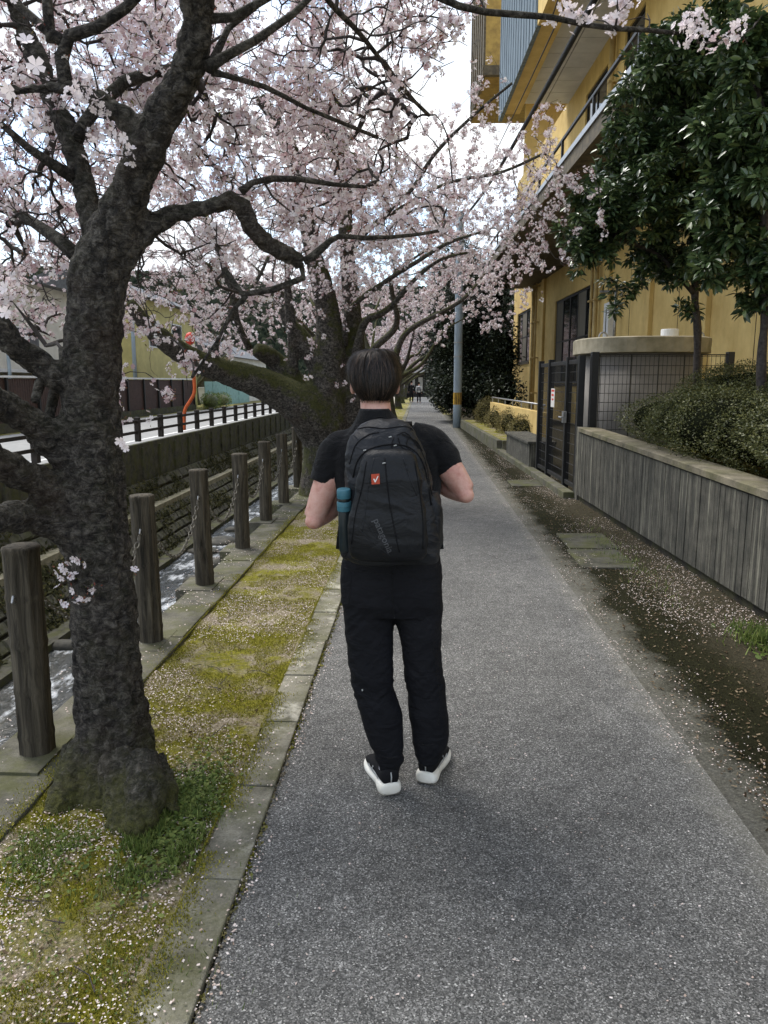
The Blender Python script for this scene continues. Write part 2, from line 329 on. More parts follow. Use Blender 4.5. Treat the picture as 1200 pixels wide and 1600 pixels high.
# ------------------------------------------------------------------ mesh helpers
class MB:
    def __init__(s): s.v = []; s.f = []; s.n = 0
    def add(s, V, F):
        V = np.asarray(V, float); s.v.append(V)
        for f in F: s.f.append(tuple(int(i)+s.n for i in f))
        s.n += len(V); return s
    def box(s, x0, x1, y0, y1, z0, z1, tf=None):
        V = [(x, y, z) for x in (x0, x1) for y in (y0, y1) for z in (z0, z1)]
        if tf: V = [tf(*p) for p in V]
        return s.add(V, [(0,1,3,2),(4,6,7,5),(0,4,5,1),(2,3,7,6),(0,2,6,4),(1,5,7,3)])
    def poly(s, P, h0, h1):
        """outline (x,y) list, extruded in z"""
        n = len(P); V = [(x, y, h0) for x, y in P]+[(x, y, h1) for x, y in P]
        return s.add(V, [tuple(range(n))[::-1], tuple(range(n, 2*n))]+[(i, (i+1)%n, n+(i+1)%n, n+i) for i in range(n)])
    def loft(s, rings, cap=True):
        k = len(rings[0]); V = np.vstack(rings); F = []
        for r in range(len(rings)-1):
            for i in range(k):
                j = (i+1) % k; F.append((r*k+i, r*k+j, (r+1)*k+j, (r+1)*k+i))
        if cap: F += [tuple(range(k))[::-1], tuple(range((len(rings)-1)*k, len(rings)*k))]
        return s.add(V, F)
    def tube(s, P, r, seg=8, cap=True, flat=1.0):
        P = np.asarray(P, float); n = len(P); r = np.full(n, r) if np.isscalar(r) else np.asarray(r, float)
        T = np.gradient(P, axis=0); T /= (np.linalg.norm(T, axis=1)[:,None]+1e-9)
        u = np.cross(T[0], [0, 0, 1.0]); 
        if np.linalg.norm(u) < .2: u = np.cross(T[0], [1.0, 0, 0])
        u /= np.linalg.norm(u); rings = []
        th = np.linspace(0, 2*np.pi, seg, endpoint=False)
        for i in range(n):
            u = u - T[i]*np.dot(u, T[i]); u /= (np.linalg.norm(u)+1e-9); b = np.cross(T[i], u)
            rings.append(P[i] + r[i]*(np.cos(th)[:,None]*u + flat*np.sin(th)[:,None]*b))
        return s.loft(rings, cap)
    def ball(s, c, r, seg=16, ring=10):
        c = np.asarray(c, float); r = np.array([r]*3) if np.isscalar(r) else np.asarray(r, float)
        th = np.linspace(0, 2*np.pi, seg, endpoint=False); R_ = []
        for p in np.linspace(.12, np.pi-.12, ring):
            R_.append(c + r*np.stack([np.sin(p)*np.cos(th), np.sin(p)*np.sin(th), np.full(seg, -np.cos(p))], 1))
        return s.loft(R_)
    def mesh(s, name, origin=(0,0,0)):
        V = np.vstack(s.v) - np.asarray(origin, float); me = bpy.data.meshes.new(name)
        me.from_pydata(V.tolist(), [], s.f); me.update(); return me
def root_of(o):
    while o.parent: o = o.parent
    return o
ORI = {}
def link(name, me, mat, parent=None, smooth=False):
    o = bpy.data.objects.new(name, me); COL.objects.link(o)
    if mat and not me.materials: me.materials.append(MT[mat] if isinstance(mat, str) else mat)
    if parent: o.parent = parent
    if smooth: me.shade_smooth()
    return o
def build(mb, name, mat, parent=None, smooth=False, bevel=0, loc=None):
    """World coordinates in; the mesh is stored relative to its thing's base."""
    if parent is not None: org = ORI[root_of(parent).name]
    elif loc is not None: org = loc
    else:
        V = np.vstack(mb.v); org = ((V[:,0].min()+V[:,0].max())/2, (V[:,1].min()+V[:,1].max())/2, V[:,2].min())
    me = mb.mesh(name, org); o = link(name, me, mat, parent, smooth)
    if parent is None: o.location = org; ORI[o.name] = tuple(org)
    if bevel:
        b = o.modifiers.new('bevel', 'BEVEL'); b.width = bevel; b.segments = 2; b.limit_method = 'ANGLE'
    return o
def thing(name, label, cat, loc, group=None):
    o = bpy.data.objects.new(name, None); COL.objects.link(o); o.location = loc; o.empty_display_size = .2
    ORI[o.name] = tuple(loc); tag(o, label, cat, group); return o
def tag(o, label, cat, group=None, kind=None):
    o['label'] = label; o['category'] = cat
    if group: o['group'] = group
    if kind: o['kind'] = kind
    return o
def struct(o): o['kind'] = 'structure'; return o
def raw(name, V, F, origin=(0,0,0)):
    """V (n,3) array, F (m,k) int array, quick path"""
    V = np.asarray(V, np.float32) - np.asarray(origin, np.float32); F = np.asarray(F, np.int32); k = F.shape[1]
    me = bpy.data.meshes.new(name); me.vertices.add(len(V)); me.vertices.foreach_set('co', V.ravel())
    me.loops.add(F.size); me.loops.foreach_set('vertex_index', F.ravel()); me.polygons.add(len(F))
    me.polygons.foreach_set('loop_start', np.arange(0, F.size, k, dtype=np.int32))
    me.polygons.foreach_set('loop_total', np.full(len(F), k, np.int32)); me.update(calc_edges=True); me.validate(); return me
def fuse(mb, voxel, smooth=2, disp=None):
    me = mb.mesh('tmp'); o = bpy.data.objects.new('tmp', me); COL.objects.link(o)
    r = o.modifiers.new('r', 'REMESH'); r.mode = 'VOXEL'; r.voxel_size = voxel; r.adaptivity = 0
    if smooth:
        q = o.modifiers.new('s', 'SMOOTH'); q.factor = .6; q.iterations = smooth
    dg = bpy.context.evaluated_depsgraph_get(); dg.update()
    m2 = bpy.data.meshes.new_from_object(o.evaluated_get(dg)); bpy.data.objects.remove(o); bpy.data.meshes.remove(me)
    n = len(m2.vertices); V = np.empty(n*3, np.float32); m2.vertices.foreach_get('co', V); V = V.reshape(-1, 3).astype(float)
    if disp is not None:
        Nn = np.empty(n*3, np.float32); m2.vertex_normals.foreach_get('vector', Nn); Nn = Nn.reshape(-1, 3)
        V = V + Nn*disp(V)[:,None]; m2.vertices.foreach_set('co', V.astype(np.float32).ravel()); m2.update()
    m2.materials.clear(); return m2, V
def shift(me, org):
    me.transform(Matrix.Translation(-Vector(org))); return me
def rots(n, up=None, tilt=np.pi):
    """n random rotation matrices; axis Z tilted from `up` by at most tilt"""
    a = rng.uniform(0, 2*np.pi, n); z = rng.normal(size=(n, 3)); z /= np.linalg.norm(z, axis=1)[:,None]
    if up is not None:
        k = math.tan(min(tilt, 1.4)); z = np.asarray(up, float) + z*k*rng.uniform(0, 1, n)[:,None]; z /= np.linalg.norm(z, axis=1)[:,None]
    r = rng.normal(size=(n, 3)); x = np.cross(r, z); x /= np.linalg.norm(x, axis=1)[:,None]; y = np.cross(z, x)
    return np.stack([x, y, z], 2)
def scatter(tv, tf, P, Rm, sc):
    n = len(P); k = len(tv); V = np.einsum('nij,kj->nki', Rm, tv)*sc[:,None,None] + P[:,None,:]
    F = (tf[None] + (np.arange(n)*k)[:,None,None]).reshape(-1, tf.shape[1]); return V.reshape(-1, 3), F
# flower templates: unit radius
def flower5():
    V = [(0, 0, -.12)]; F = []
    for k in range(5):
        a = k*2*math.pi/5
        for d, r, z in ((-.58, .62, .03), (-.33, 1.0, .17), (.33, 1.0, .17), (.58, .62, .03)):
            V.append((r*math.cos(a+d), r*math.sin(a+d), z))
        b = 1+k*4; F += [(0, b, b+1, b+2), (0, b+2, b+3, 0)]
    F = [f if f[3] != f[0] else (f[0], f[1], f[2]) for f in F]
    return np.array(V), F
FLV, FLF = flower5()
FL_TRI = []
for f in FLF:
    FL_TRI += [(f[0], f[1], f[2])] + ([(f[0], f[2], f[3])] if len(f) == 4 else [])
FL_TRI = np.array(FL_TRI)
def flower_low():
    V = [(0, 0, -.1)]; F = []
    for k in range(5):
        a = k*2*math.pi/5; V += [(.95*math.cos(a-.42), .95*math.sin(a-.42), .1), (.95*math.cos(a+.42), .95*math.sin(a+.42), .12)]
        F.append((0, 1+2*k, 2+2*k))
    return np.array(V), np.array(F)
LOV, LOF = flower_low()
QV = np.array([(-1, -.8, 0), (.8, -1, .25), (1, .9, 0), (-.8, 1, .3)]); QF = np.array([(0,1,2,3)])
LV = np.array([(0,0,0), (.16,.3,.05), (.17,.65,.04), (0,1,-.06), (-.17,.65,.04), (-.16,.3,.05), (0,.35,-.02), (0,.68,-.02)])
LF = np.array([(0,1,6), (1,2,7), (1,7,6), (2,3,7), (3,4,7), (4,5,6), (4,6,7), (5,0,6)])

# ================================================================== SETTING
# ground: one wide sheet with the canal cut through as a trench (profile in x extruded along y)
def sheet(name, x0, x1, y0, y1, z, mat, nx=1, ny=1, disp=None):
    X, Yv = np.meshgrid(np.linspace(x0, x1, nx+1), np.linspace(y0, y1, ny+1)); Z = np.full(X.shape, float(z))
    V = np.stack([X.ravel(), Yv.ravel(), Z.ravel()], 1)
    if disp is not None: V[:,2] += disp(V)
    i = np.arange(ny)[:,None]*(nx+1)+np.arange(nx)[None]; F = np.stack([i, i+1, i+nx+2, i+nx+1], -1).reshape(-1, 4)
    org = (x0, y0, z); me = raw(name, V, F, org); o = link(name, me, mat, smooth=disp is not None); o.location = org; return struct(o)
sheet('ground', -1.79, 600, -30, 900, -.02, 'moss_ground', 1, 1)
sheet('far_ground', -600, -7.42, -30, 900, -.012, 'moss_ground')
sheet('path', -.575, 1.24, -6, 95, .004, 'asphalt')
sheet('far_street', -13.0, -7.42, -6, 140, 0, 'road')
sheet('street_line', -8.15, -8.02, -6, 130, .004, 'paint')
sheet('gutter_strip', 1.24, 2.75, -6, 40, 0, 'gutter', 60, 700, lambda V: .016*fbm(V*[5, 5, 1], 3)-.012+.02*np.clip((V[:,0]-1.9), 0, 1))
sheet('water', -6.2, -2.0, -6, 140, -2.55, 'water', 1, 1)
sheet('riverbed', -6.2, -2.0, -6, 60, -2.62, 'riverbed', 60, 500, lambda V: .20*(fbm(V*[1.1, .8, 1], 4, 3)-.40))
strip = sheet('moss_strip', -1.503, -.742, -3, 60, .01, 'moss_ground', 40, 1400,
              lambda V: .035*fbm(V*[6, 6, 1], 4)+.03*fbm(V*[1.5, 1.5, 1], 2)-.028)
# kerb strip, slab by slab
def slab_row(name, x0, x1, y0, y1, step, z0, z1, mat, part, jit=.004, label=None):
    base = thing(name, label, '', (x0, y0, z0)); del base['category']; del base['label']; base['kind'] = 'structure'
    mb = MB().box(0, x1-x0, .004, step-.005, 0, z1-z0); me = mb.mesh(part); me.materials.append(MT[mat])
    n = int((y1-y0)/step)
    for i in range(n):
        o = link(part, me, None, base)
        o.location = (random.uniform(-jit, jit), i*step, random.uniform(-jit, jit)); o.rotation_euler = (0, random.uniform(-.004, .004), random.uniform(-.006, .006))
        if i < 14:
            b = o.modifiers.new('bevel', 'BEVEL'); b.width = .006; b.segments = 2
    return base
slab_row('kerb', -.745, -.580, -2.5, 70, .595, -.10, .022, 'kerb', 'kerb_slab')
slab_row('canal_coping', -1.80, -1.50, -2.5, 60, .71, -.20, .035, 'coping', 'coping_slab', .006)
struct(build(MB().box(-1.98, -1.80, -6, 140, -3.0, -.32), 'near_canal_wall', 'bank'))
o_ = build(MB().box(-7.42, -7.30, -6, 140, -.95, .06), 'far_canal_wall', 'bank'); struct(o_)
# wall ribs hang as parts on the far wall
rib = MB().box(0, .05, 0, .16, 0, .8).mesh('pilaster'); rib.materials.append(MT['bank'])
for i in range(60):
    q = link('pilaster', rib, None, o_); q.location = (.06, -6-ORI[o_.name][1]+i*1.35, .10)
# sloping masonry banks below, stones laid singly where they are near enough
def bank(name, xa, za, xb, zb, n_near, seed):
    rr = random.Random(seed); L = math.hypot(xb-xa, zb-za); ang = math.atan2(zb-za, xb-xa)
    base = build(MB().add([(xa-.03, -6, za), (xb-.03, -6, zb), (xb-.03, 140, zb), (xa-.03, 140, za)], [(0,1,2,3)]), name, 'foot'); struct(base)
    org = ORI[base.name]; V = []; F = []; stones = []
    rows = max(2, int(L/.24)); rh = L/rows
    for r_ in range(rows):
        y = 8.0 + rr.uniform(0, .3)
        while y < 70:
            wd = rr.uniform(.24, .46); stones.append((r_, y, wd, rr.uniform(.85, 1.0), rr.uniform(.03, .075))); y += wd
    nx, nz_ = -(zb-za)/L, (xb-xa)/L; tx, tz = (xb-xa)/L, (zb-za)/L
    if nx < 0: nx, nz_ = -nx, -nz_
    T = np.array([(0,0,0),(1,0,0),(1,1,0),(0,1,0),(.1,.12,1),(.9,.1,1),(.92,.88,1),(.08,.9,1)], float); TF = [(4,5,6,7),(0,1,5,4),(1,2,6,5),(2,3,7,6),(3,0,4,7)]
    def verts(st):
        r_, y, wd, hs, dp = st; s0 = r_*rh+.012; P = []
        for a, b_, c in T:
            sy = y+.012+a*(wd-.024)+rr.uniform(-.01, .01); ss = s0+b_*(rh-.024)*hs; P.append((xa+tx*ss+nx*c*dp, sy, za+tz*ss+nz_*c*dp))
        return np.array(P)
    vis = sorted([s for s in stones if 13 < s[1] < 30], key=lambda s: s[1])
    near = vis[:n_near]; ns = set(near)
    for st in near:
        P = verts(st); c = P.mean(0); me = bpy.data.meshes.new('stone'); me.from_pydata((P-c).tolist(), [], TF); q = link('stone', me, 'stone', base); q.location = c-np.array(org)
    rest = MB()
    for st in stones:
        if st not in ns: rest.add(verts(st), TF)
    q = build(rest, 'stonework', 'stone', base); q['kind'] = 'stuff'
bank('upper_masonry_bank', -7.30, -.93, -6.95, -1.50, 90, 2)
struct(build(MB().box(-7.0, -6.68, -6, 140, -1.62, -1.47), 'bank_ledge', 'ledge'))
bank('lower_masonry_bank', -6.72, -1.60, -6.05, -2.62, 170, 3)
struct(build(MB().box(-6.12, -5.80, 4, 60, -2.66, -2.44), 'bank_toe', 'bank'))
# rocks and pale debris in the stream
rk = random.Random(5)
for i in range(26):
    x, y = rk.uniform(-5.9, -2.4), rk.uniform(6, 24); s = rk.uniform(.12, .42)
    mb = MB().ball((x, y, -2.55), (s, s*rk.uniform(.6, 1.3), s*rk.uniform(.25, .5)), 12, 8)
    V = np.vstack(mb.v); d = 1+.5*(fbm(V*5, 3, i)-.5); c = np.array((x, y, -2.55)); mb.v = [c+(V-c)*d[:,None]]
    o = build(mb, 'rock', 'riverbed', smooth=True)
    tag(o, 'wet dark rock standing in the shallow canal stream', 'rock', 'rocks scattered in the canal stream')
# hills far behind
def hill(x0, x1, y, h, seed, name):
    X = np.linspace(x0, x1, 90); V = []; 
    for k in range(12):
        t = k/11; prof = h*(.55+.75*fbm(np.stack([X*.006, X*0+seed, X*0], 1), 4, seed))*math.sin(t*math.pi/2)
        zz = prof + 2.2*fbm(np.stack([X*.09, X*0+t*9, X*0], 1), 3, seed)*(t > 0); V.append(np.stack([X, np.full(90, y+t*140), zz-1], 1))
    V = np.vstack(V); i = np.arange(11)[:,None]*90+np.arange(89)[None]; F = np.stack([i, i+1, i+91, i+90], -1).reshape(-1, 4)
    struct(link(name, raw(name, V, F), 'hill', smooth=True))
hill(-500, 500, 330, 62, 4, 'hills')
n = 42000; hx = rng.uniform(-260, 200, n); tt = rng.uniform(0, 1, n); P3 = np.stack([hx*.006, hx*0+4, hx*0], 1)
hz = 62*(.55+.75*fbm(P3, 4, 4))*np.sin(tt*np.pi/2); hv, hf = scatter(np.array([(-1, 0, -.9), (1, 0, -.8), (.9, 0, .8), (0, .3, 1.15), (-.9, 0, .7)]), np.array([(0,1,2,3),(0,3,4,4)])[:1], np.stack([hx, 329+tt*140-2, hz+.5], 1), rots(n, (0, -.3, 1), .6), rng.uniform(1.2, 3.2, n))
o = link('hillside_forest', raw('hillside_forest', hv, hf), 'darkforest'); o['kind'] = 'stuff'; o['label'] = 'dull green forest covering the far hills behind the blossom'; o['category'] = 'forest'
#SECTION2
# ================================================================== TREES
def L4(pts):
    out = []
    for px, py, Y, rp in pts:
        p = at(px, py, Y); out.append((*p, rp*Y/CAM_F))
    return np.array(out)
def ell(px, py, Y, rx, ry, rz, n, cl=6):
    """attractor points in an ellipsoid, gathered in loose clumps"""
    c = at(px, py, Y); k = max(1, n//cl); d = rng.normal(size=(k, 3)); d /= np.linalg.norm(d, axis=1)[:,None]
    sub = c + d*(rng.uniform(0, 1, k)**.4)[:,None]*np.array([rx, ry, rz])
    P = np.repeat(sub, cl, 0)[:n] + rng.normal(size=(min(n, k*cl), 3))*min(rx, rz)*.13
    return P
LV4 = np.array([(0,0,0),(.22,.5,.05),(0,1,-.04),(-.22,.5,.05)]); LF4 = np.array([(0,1,2,3)])
class Skel:
    def __init__(s):
        s.p = np.zeros((60000, 3)); s.par = np.full(60000, -1); s.plen = np.zeros(60000); s.rmax = np.zeros(60000); s.fix = np.zeros(60000, bool); s.n = 0
    def limb(s, L, step=.09, connect=True):
        ln = np.linalg.norm(np.diff(L[:,:3], axis=0), axis=1).sum(); C = smooth_curve(L, max(3, int(ln/step)))
        par = -1
        if connect and s.n: par = int(np.argmin(np.linalg.norm(s.p[:s.n]-C[0,:3], axis=1)))
        for q in C:
            i = s.n; s.p[i] = q[:3]; s.rmax[i] = q[3]; s.fix[i] = True; s.par[i] = par; s.plen[i] = 0; par = i; s.n += 1
        return C
    def grow(s, T, step=.10, pen=.25, wig=.25):
        lim = s.n; d0 = np.array([np.min(np.linalg.norm(s.p[:lim]-t, axis=1)) for t in T]); T = T[np.argsort(d0)]
        chains = []
        for t in T:
            d = np.linalg.norm(s.p[:s.n]-t, axis=1)+pen*s.plen[:s.n]; j = int(np.argmin(d)); a = s.p[j]; D = np.linalg.norm(t-a)
            if D < step*.8 or s.n > 59000: continue
            k = max(2, int(D/step)); pj = s.par[j]; dirp = (a-s.p[pj]) if pj >= 0 else (t-a); dirp = dirp/(np.linalg.norm(dirp)+1e-9)
            if s.fix[j]: dirp = (t-a)/D*.6+np.array([0, 0, .5])+rng.normal(size=3)*.25
            c1 = a+dirp*D*.33; c2 = a+(t-a)*.66+rng.normal(size=3)*D*wig*.35+np.array([0, 0, D*.06]); par = j; ch = [j]
            for u in np.linspace(0, 1, k+1)[1:]:
                q = (1-u)**3*a+3*(1-u)**2*u*c1+3*(1-u)*u*u*c2+u**3*t
                i = s.n; s.p[i] = q; s.par[i] = par; s.plen[i] = s.plen[par]+D/k; par = i; s.n += 1; ch.append(i)
            chains.append(ch)
        s.cnt = np.zeros(s.n); leaf = np.ones(s.n, bool); leaf[s.par[:s.n][s.par[:s.n] >= 0]] = False
        s.cnt[leaf] = 1
        for i in range(s.n-1, -1, -1):
            if s.par[i] >= 0: s.cnt[s.par[i]] += s.cnt[i]
        return chains
def branch_mesh(s, chains, r0=.0022, e=.47, seg=4, thick=8):
    mb_v = []; F = []; n0 = 0
    r = r0*np.maximum(s.cnt, 1)**e
    for ch in chains:
        P = s.p[ch]; rr = r[ch].copy(); rr[0] = rr[1]; rr[-1] *= .6
        if s.fix[ch[0]]: rr = np.minimum(rr, max(s.rmax[ch[0]]*.75, .004))
        k = seg if rr.max() < .012 else thick
        T = np.gradient(P, axis=0); T /= np.linalg.norm(T, axis=1)[:,None]+1e-9
        u = np.cross(T, [0.13, .21, .97]); u /= np.linalg.norm(u, axis=1)[:,None]+1e-9; b = np.cross(T, u)
        th = np.linspace(0, 2*np.pi, k, endpoint=False)
        V = P[:,None,:]+rr[:,None,None]*(np.cos(th)[None,:,None]*u[:,None,:]+np.sin(th)[None,:,None]*b[:,None,:])
        mb_v.append(V.reshape(-1, 3)); m = len(P)
        i = np.arange(m-1)[:,None]*k; j = np.arange(k)[None]; a = i+j; c = i+(j+1) % k
        F.append(np.stack([a, c, c+k, a+k], -1).reshape(-1, 4)+n0); n0 += m*k
    return np.vstack(mb_v), np.vstack(F)
def flower_spots(s, rlim=.008, every=.07, per=5, spread=.035, keep=1.0):
    r = .0022*np.maximum(s.cnt, 1)**.47; ok = (~s.fix[:s.n]) & (r < rlim) & (s.par[:s.n] >= 0); P = s.p[:s.n][ok]; Q = s.p[s.par[:s.n][ok]]
    k = max(1, int(round(.10/every))); base = np.concatenate([Q+(P-Q)*rng.uniform(0, 1, (len(P), 1)) for _ in range(k)])
    base = base[rng.uniform(size=len(base)) < keep]
    dens = fbm(base*2.2, 2, 11); base = base[(dens > .36) & (fbm(base*7, 2, 12) > .40)]
    n = rng.poisson(per, len(base)); C = np.repeat(base, n, 0)
    D = rng.normal(size=C.shape); D /= np.linalg.norm(D, axis=1)[:,None]
    return C + D*spread*rng.uniform(.5, 1.15, (len(C), 1)), D, base
def rot_to(D, jit=.5):
    z = D+rng.normal(size=D.shape)*jit; z /= np.linalg.norm(z, axis=1)[:,None]; r = rng.normal(size=D.shape); x = np.cross(r, z); x /= np.linalg.norm(x, axis=1)[:,None]
    return np.stack([x, np.cross(z, x), z], 2)
FLME = {}
def single_flowers(P, D, size, parent, n=300):
    """the flowers that show largest become parts of their own"""
    if 'f' not in FLME:
        me = bpy.data.meshes.new('blossom'); me.from_pydata(FLV.tolist(), [], FLF); me.materials.append(MT['petal']); FLME['f'] = me
    org = np.array(ORI[parent.name]); d = np.linalg.norm(P-_O, axis=1)
    v = (P-_O) @ _M; px = 600+CAM_F*v[:,0]/-v[:,2]; py = 800-CAM_F*v[:,1]/-v[:,2]
    d = np.where((v[:,2] < 0) & (px > 0) & (px < 1200) & (py > 0) & (py < 1600), d, 1e9)
    idx = np.argsort(d)[:n]; Rm = rot_to(D[idx])
    for k, i in enumerate(idx):
        o = link('blossom', FLME['f'], None, parent); M4 = Matrix(Rm[k].tolist()).to_4x4()*1.0
        M4 = Matrix.Translation(Vector(P[i]-org)) @ Matrix(Rm[k].tolist()).to_4x4() @ Matrix.Scale(size*rng.uniform(.85, 1.15), 4); o.matrix_basis = M4
    m = np.ones(len(P), bool); m[idx] = False; return P[m], D[m]
def cherry(label, base, trunk, fused_voxel, targets, lod, group='cherry trees along the canal', mat='bark', size=.0165, per=5, limbs_extra=(), step=.10, disp=None, keep=1.0, singles=0, extra_fl=None, rlim=.008):
    t = thing('cherry_tree', label, 'tree', base, group); org = np.array(base); s = Skel(); mb = MB()
    for k, L in enumerate(trunk):
        C = s.limb(L, .09, k > 0); mb.tube(C[:,:3], C[:,3], 20 if lod < 2 else 10)
    if fused_voxel:
        me, _ = fuse(mb, fused_voxel, 2, disp); shift(me, org); o = link('trunk', me, mat, t, True)
    else: build(mb, 'trunk', mat, t, True)
    for L in limbs_extra:                           # thinner limbs that read one by one
        C = s.limb(L, .09, True); j = fbm(C[:,:3]*9, 2)-.5; build(MB().tube(C[:,:3], C[:,3]*(1+.5*j), 10), 'limb', mat if mat != 'bark' else 'bark', t, True)
    ch = s.grow(targets, step); V, F = branch_mesh(s, ch, seg=4 if lod < 2 else 3, thick=8 if lod < 2 else 5)
    o = link('branches', raw('branches', V, F, org), 'twig', t, True)
    P, D, base_ = flower_spots(s, per=per, spread=.036 if lod < 2 else .05, keep=keep, rlim=rlim)
    if extra_fl is not None:
        single_flowers(extra_fl[0], extra_fl[1], extra_fl[2], t, len(extra_fl[0]))
        E_ = extra_fl[0][:21]; k_ = np.repeat(E_, 5, 0)+rng.normal(size=(105, 3))*[.012, .004, .012]+[0, .006, 0]; V, F = scatter(LV4, LF4, k_, rots(105), rng.uniform(.008, .018, 105))
        o = link('young_leaves', raw('young_leaves', V, F, org), 'bud', t); o['kind'] = 'stuff'
        tb = MB()
        for q_ in E_: tb.tube([q_, q_*.5+np.array((at(118, 905, 2.80)))*.5, at(120, 908, 2.85)], .0012, 4)
        o = link('flower_stalks', shift(tb.mesh('flower_stalks'), org), 'twig', t); o['kind'] = 'stuff'
    print('TREE', label[:30], 'nodes', s.n, 'flowers', len(P))
    if singles: P, D = single_flowers(P, D, size, t, singles)
    sc = rng.uniform(.8, 1.15, len(P))*size
    if lod == 0: V, F = scatter(FLV, FL_TRI, P, rot_to(D), sc)
    elif lod == 1: V, F = scatter(LOV, LOF, P, rot_to(D), sc)
    else: V, F = scatter(QV, QF, P, rot_to(D, 1.5), sc*.9)
    o = link('blossoms', raw('blossoms', V, F, org), 'petal', t); o['kind'] = 'stuff'
    nb = int(len(P)*.85); i = rng.integers(0, len(P), nb); Pb = P[i]+rng.normal(size=(nb, 3))*.012
    V, F = scatter(QV*[.35, 1, 1], QF, Pb, rots(nb), rng.uniform(.5, 1, nb)*size*.66)
    o = link('buds_and_young_leaves', raw('buds', V, F, org), 'bud', t); o['kind'] = 'stuff'
    return t, s
def barkdisp(V, s=0, a=.014, mode=0):
    r1 = 1-np.abs(2*fbm(V*[17, 17, 13], 4, s)-1); r2 = fbm(V*[24, 24, 48], 2, s+5); r3 = fbm(V*[3.5, 3.5, 2.2], 3, s+9)
    return a*(-(r1**3)*.85+.45*(r2-.5)+1.5*(r3-.5))
def thin(Ls, f): return [np.hstack([L[:,:3], L[:,3:]*f]) for L in Ls]
# ---- the near cherry tree
Y0 = 2.95
T1 = [L4([(190,1300,2.78,98),(182,1235,2.86,82),(178,1150,2.95,66),(168,1040,2.97,57),(160,930,2.97,56),(148,830,2.97,55),(141,720,2.96,52),(141,600,2.95,47),(148,500,2.95,46),(155,430,2.95,46),(176,365,2.92,39),(210,285,2.88,33),(238,215,2.84,32),(268,160,2.8,30),(299,90,2.72,27),(310,20,2.65,27),(302,-60,2.55,28),(310,-200,2.5,25)]),
  L4([(150,440,2.97,34),(148,380,3.05,22),(132,300,3.15,21),(112,225,3.2,20),(82,155,3.25,17.5),(55,85,3.3,16),(28,20,3.35,14),(0,-60,3.4,12)]),
  L4([(150,450,2.95,40),(205,385,2.95,24),(238,350,2.98,22),(285,330,3.02,18),(345,322,3.05,17),(372,308,3.05,16),(388,350,3.07,15),(412,378,3.1,15),(452,400,3.15,14),(472,412,3.17,12)]),
  L4([(222,250,2.87,30),(212,200,2.86,24),(180,172,2.85,16),(142,146,2.82,14),(105,135,2.8,12.5),(45,140,2.75,11),(10,142,2.7,11)]),
  L4([(135,610,2.95,36),(95,595,2.9,26),(55,566,2.83,26),(18,535,2.75,25),(-30,470,2.65,23)]),
  L4([(125,720,2.95,40),(85,690,2.9,32),(52,660,2.82,29),(12,635,2.72,29),(-50,600,2.6,27)]),
  L4([(125,800,2.95,40),(92,775,2.88,32),(58,752,2.8,26),(25,738,2.74,30),(-40,700,2.6,28)]),
  L4([(130,850,2.95,42),(90,818,2.88,34),(45,806,2.8,30),(0,808,2.7,29),(-60,800,2.6,28)]),
  L4([(210,1340,2.44,20),(218,1290,2.52,33),(226,1232,2.62,42),(222,1185,2.74,32)]),
  L4([(190,1340,2.45,22),(196,1270,2.60,40),(190,1190,2.80,44)]),
  L4([(135,1180,2.92,46),(105,1240,2.74,34),(80,1290,2.62,24),(40,1335,2.52,12)]),
  L4([(245,1180,2.80,20),(262,1235,2.70,20),(275,1275,2.62,10)])]
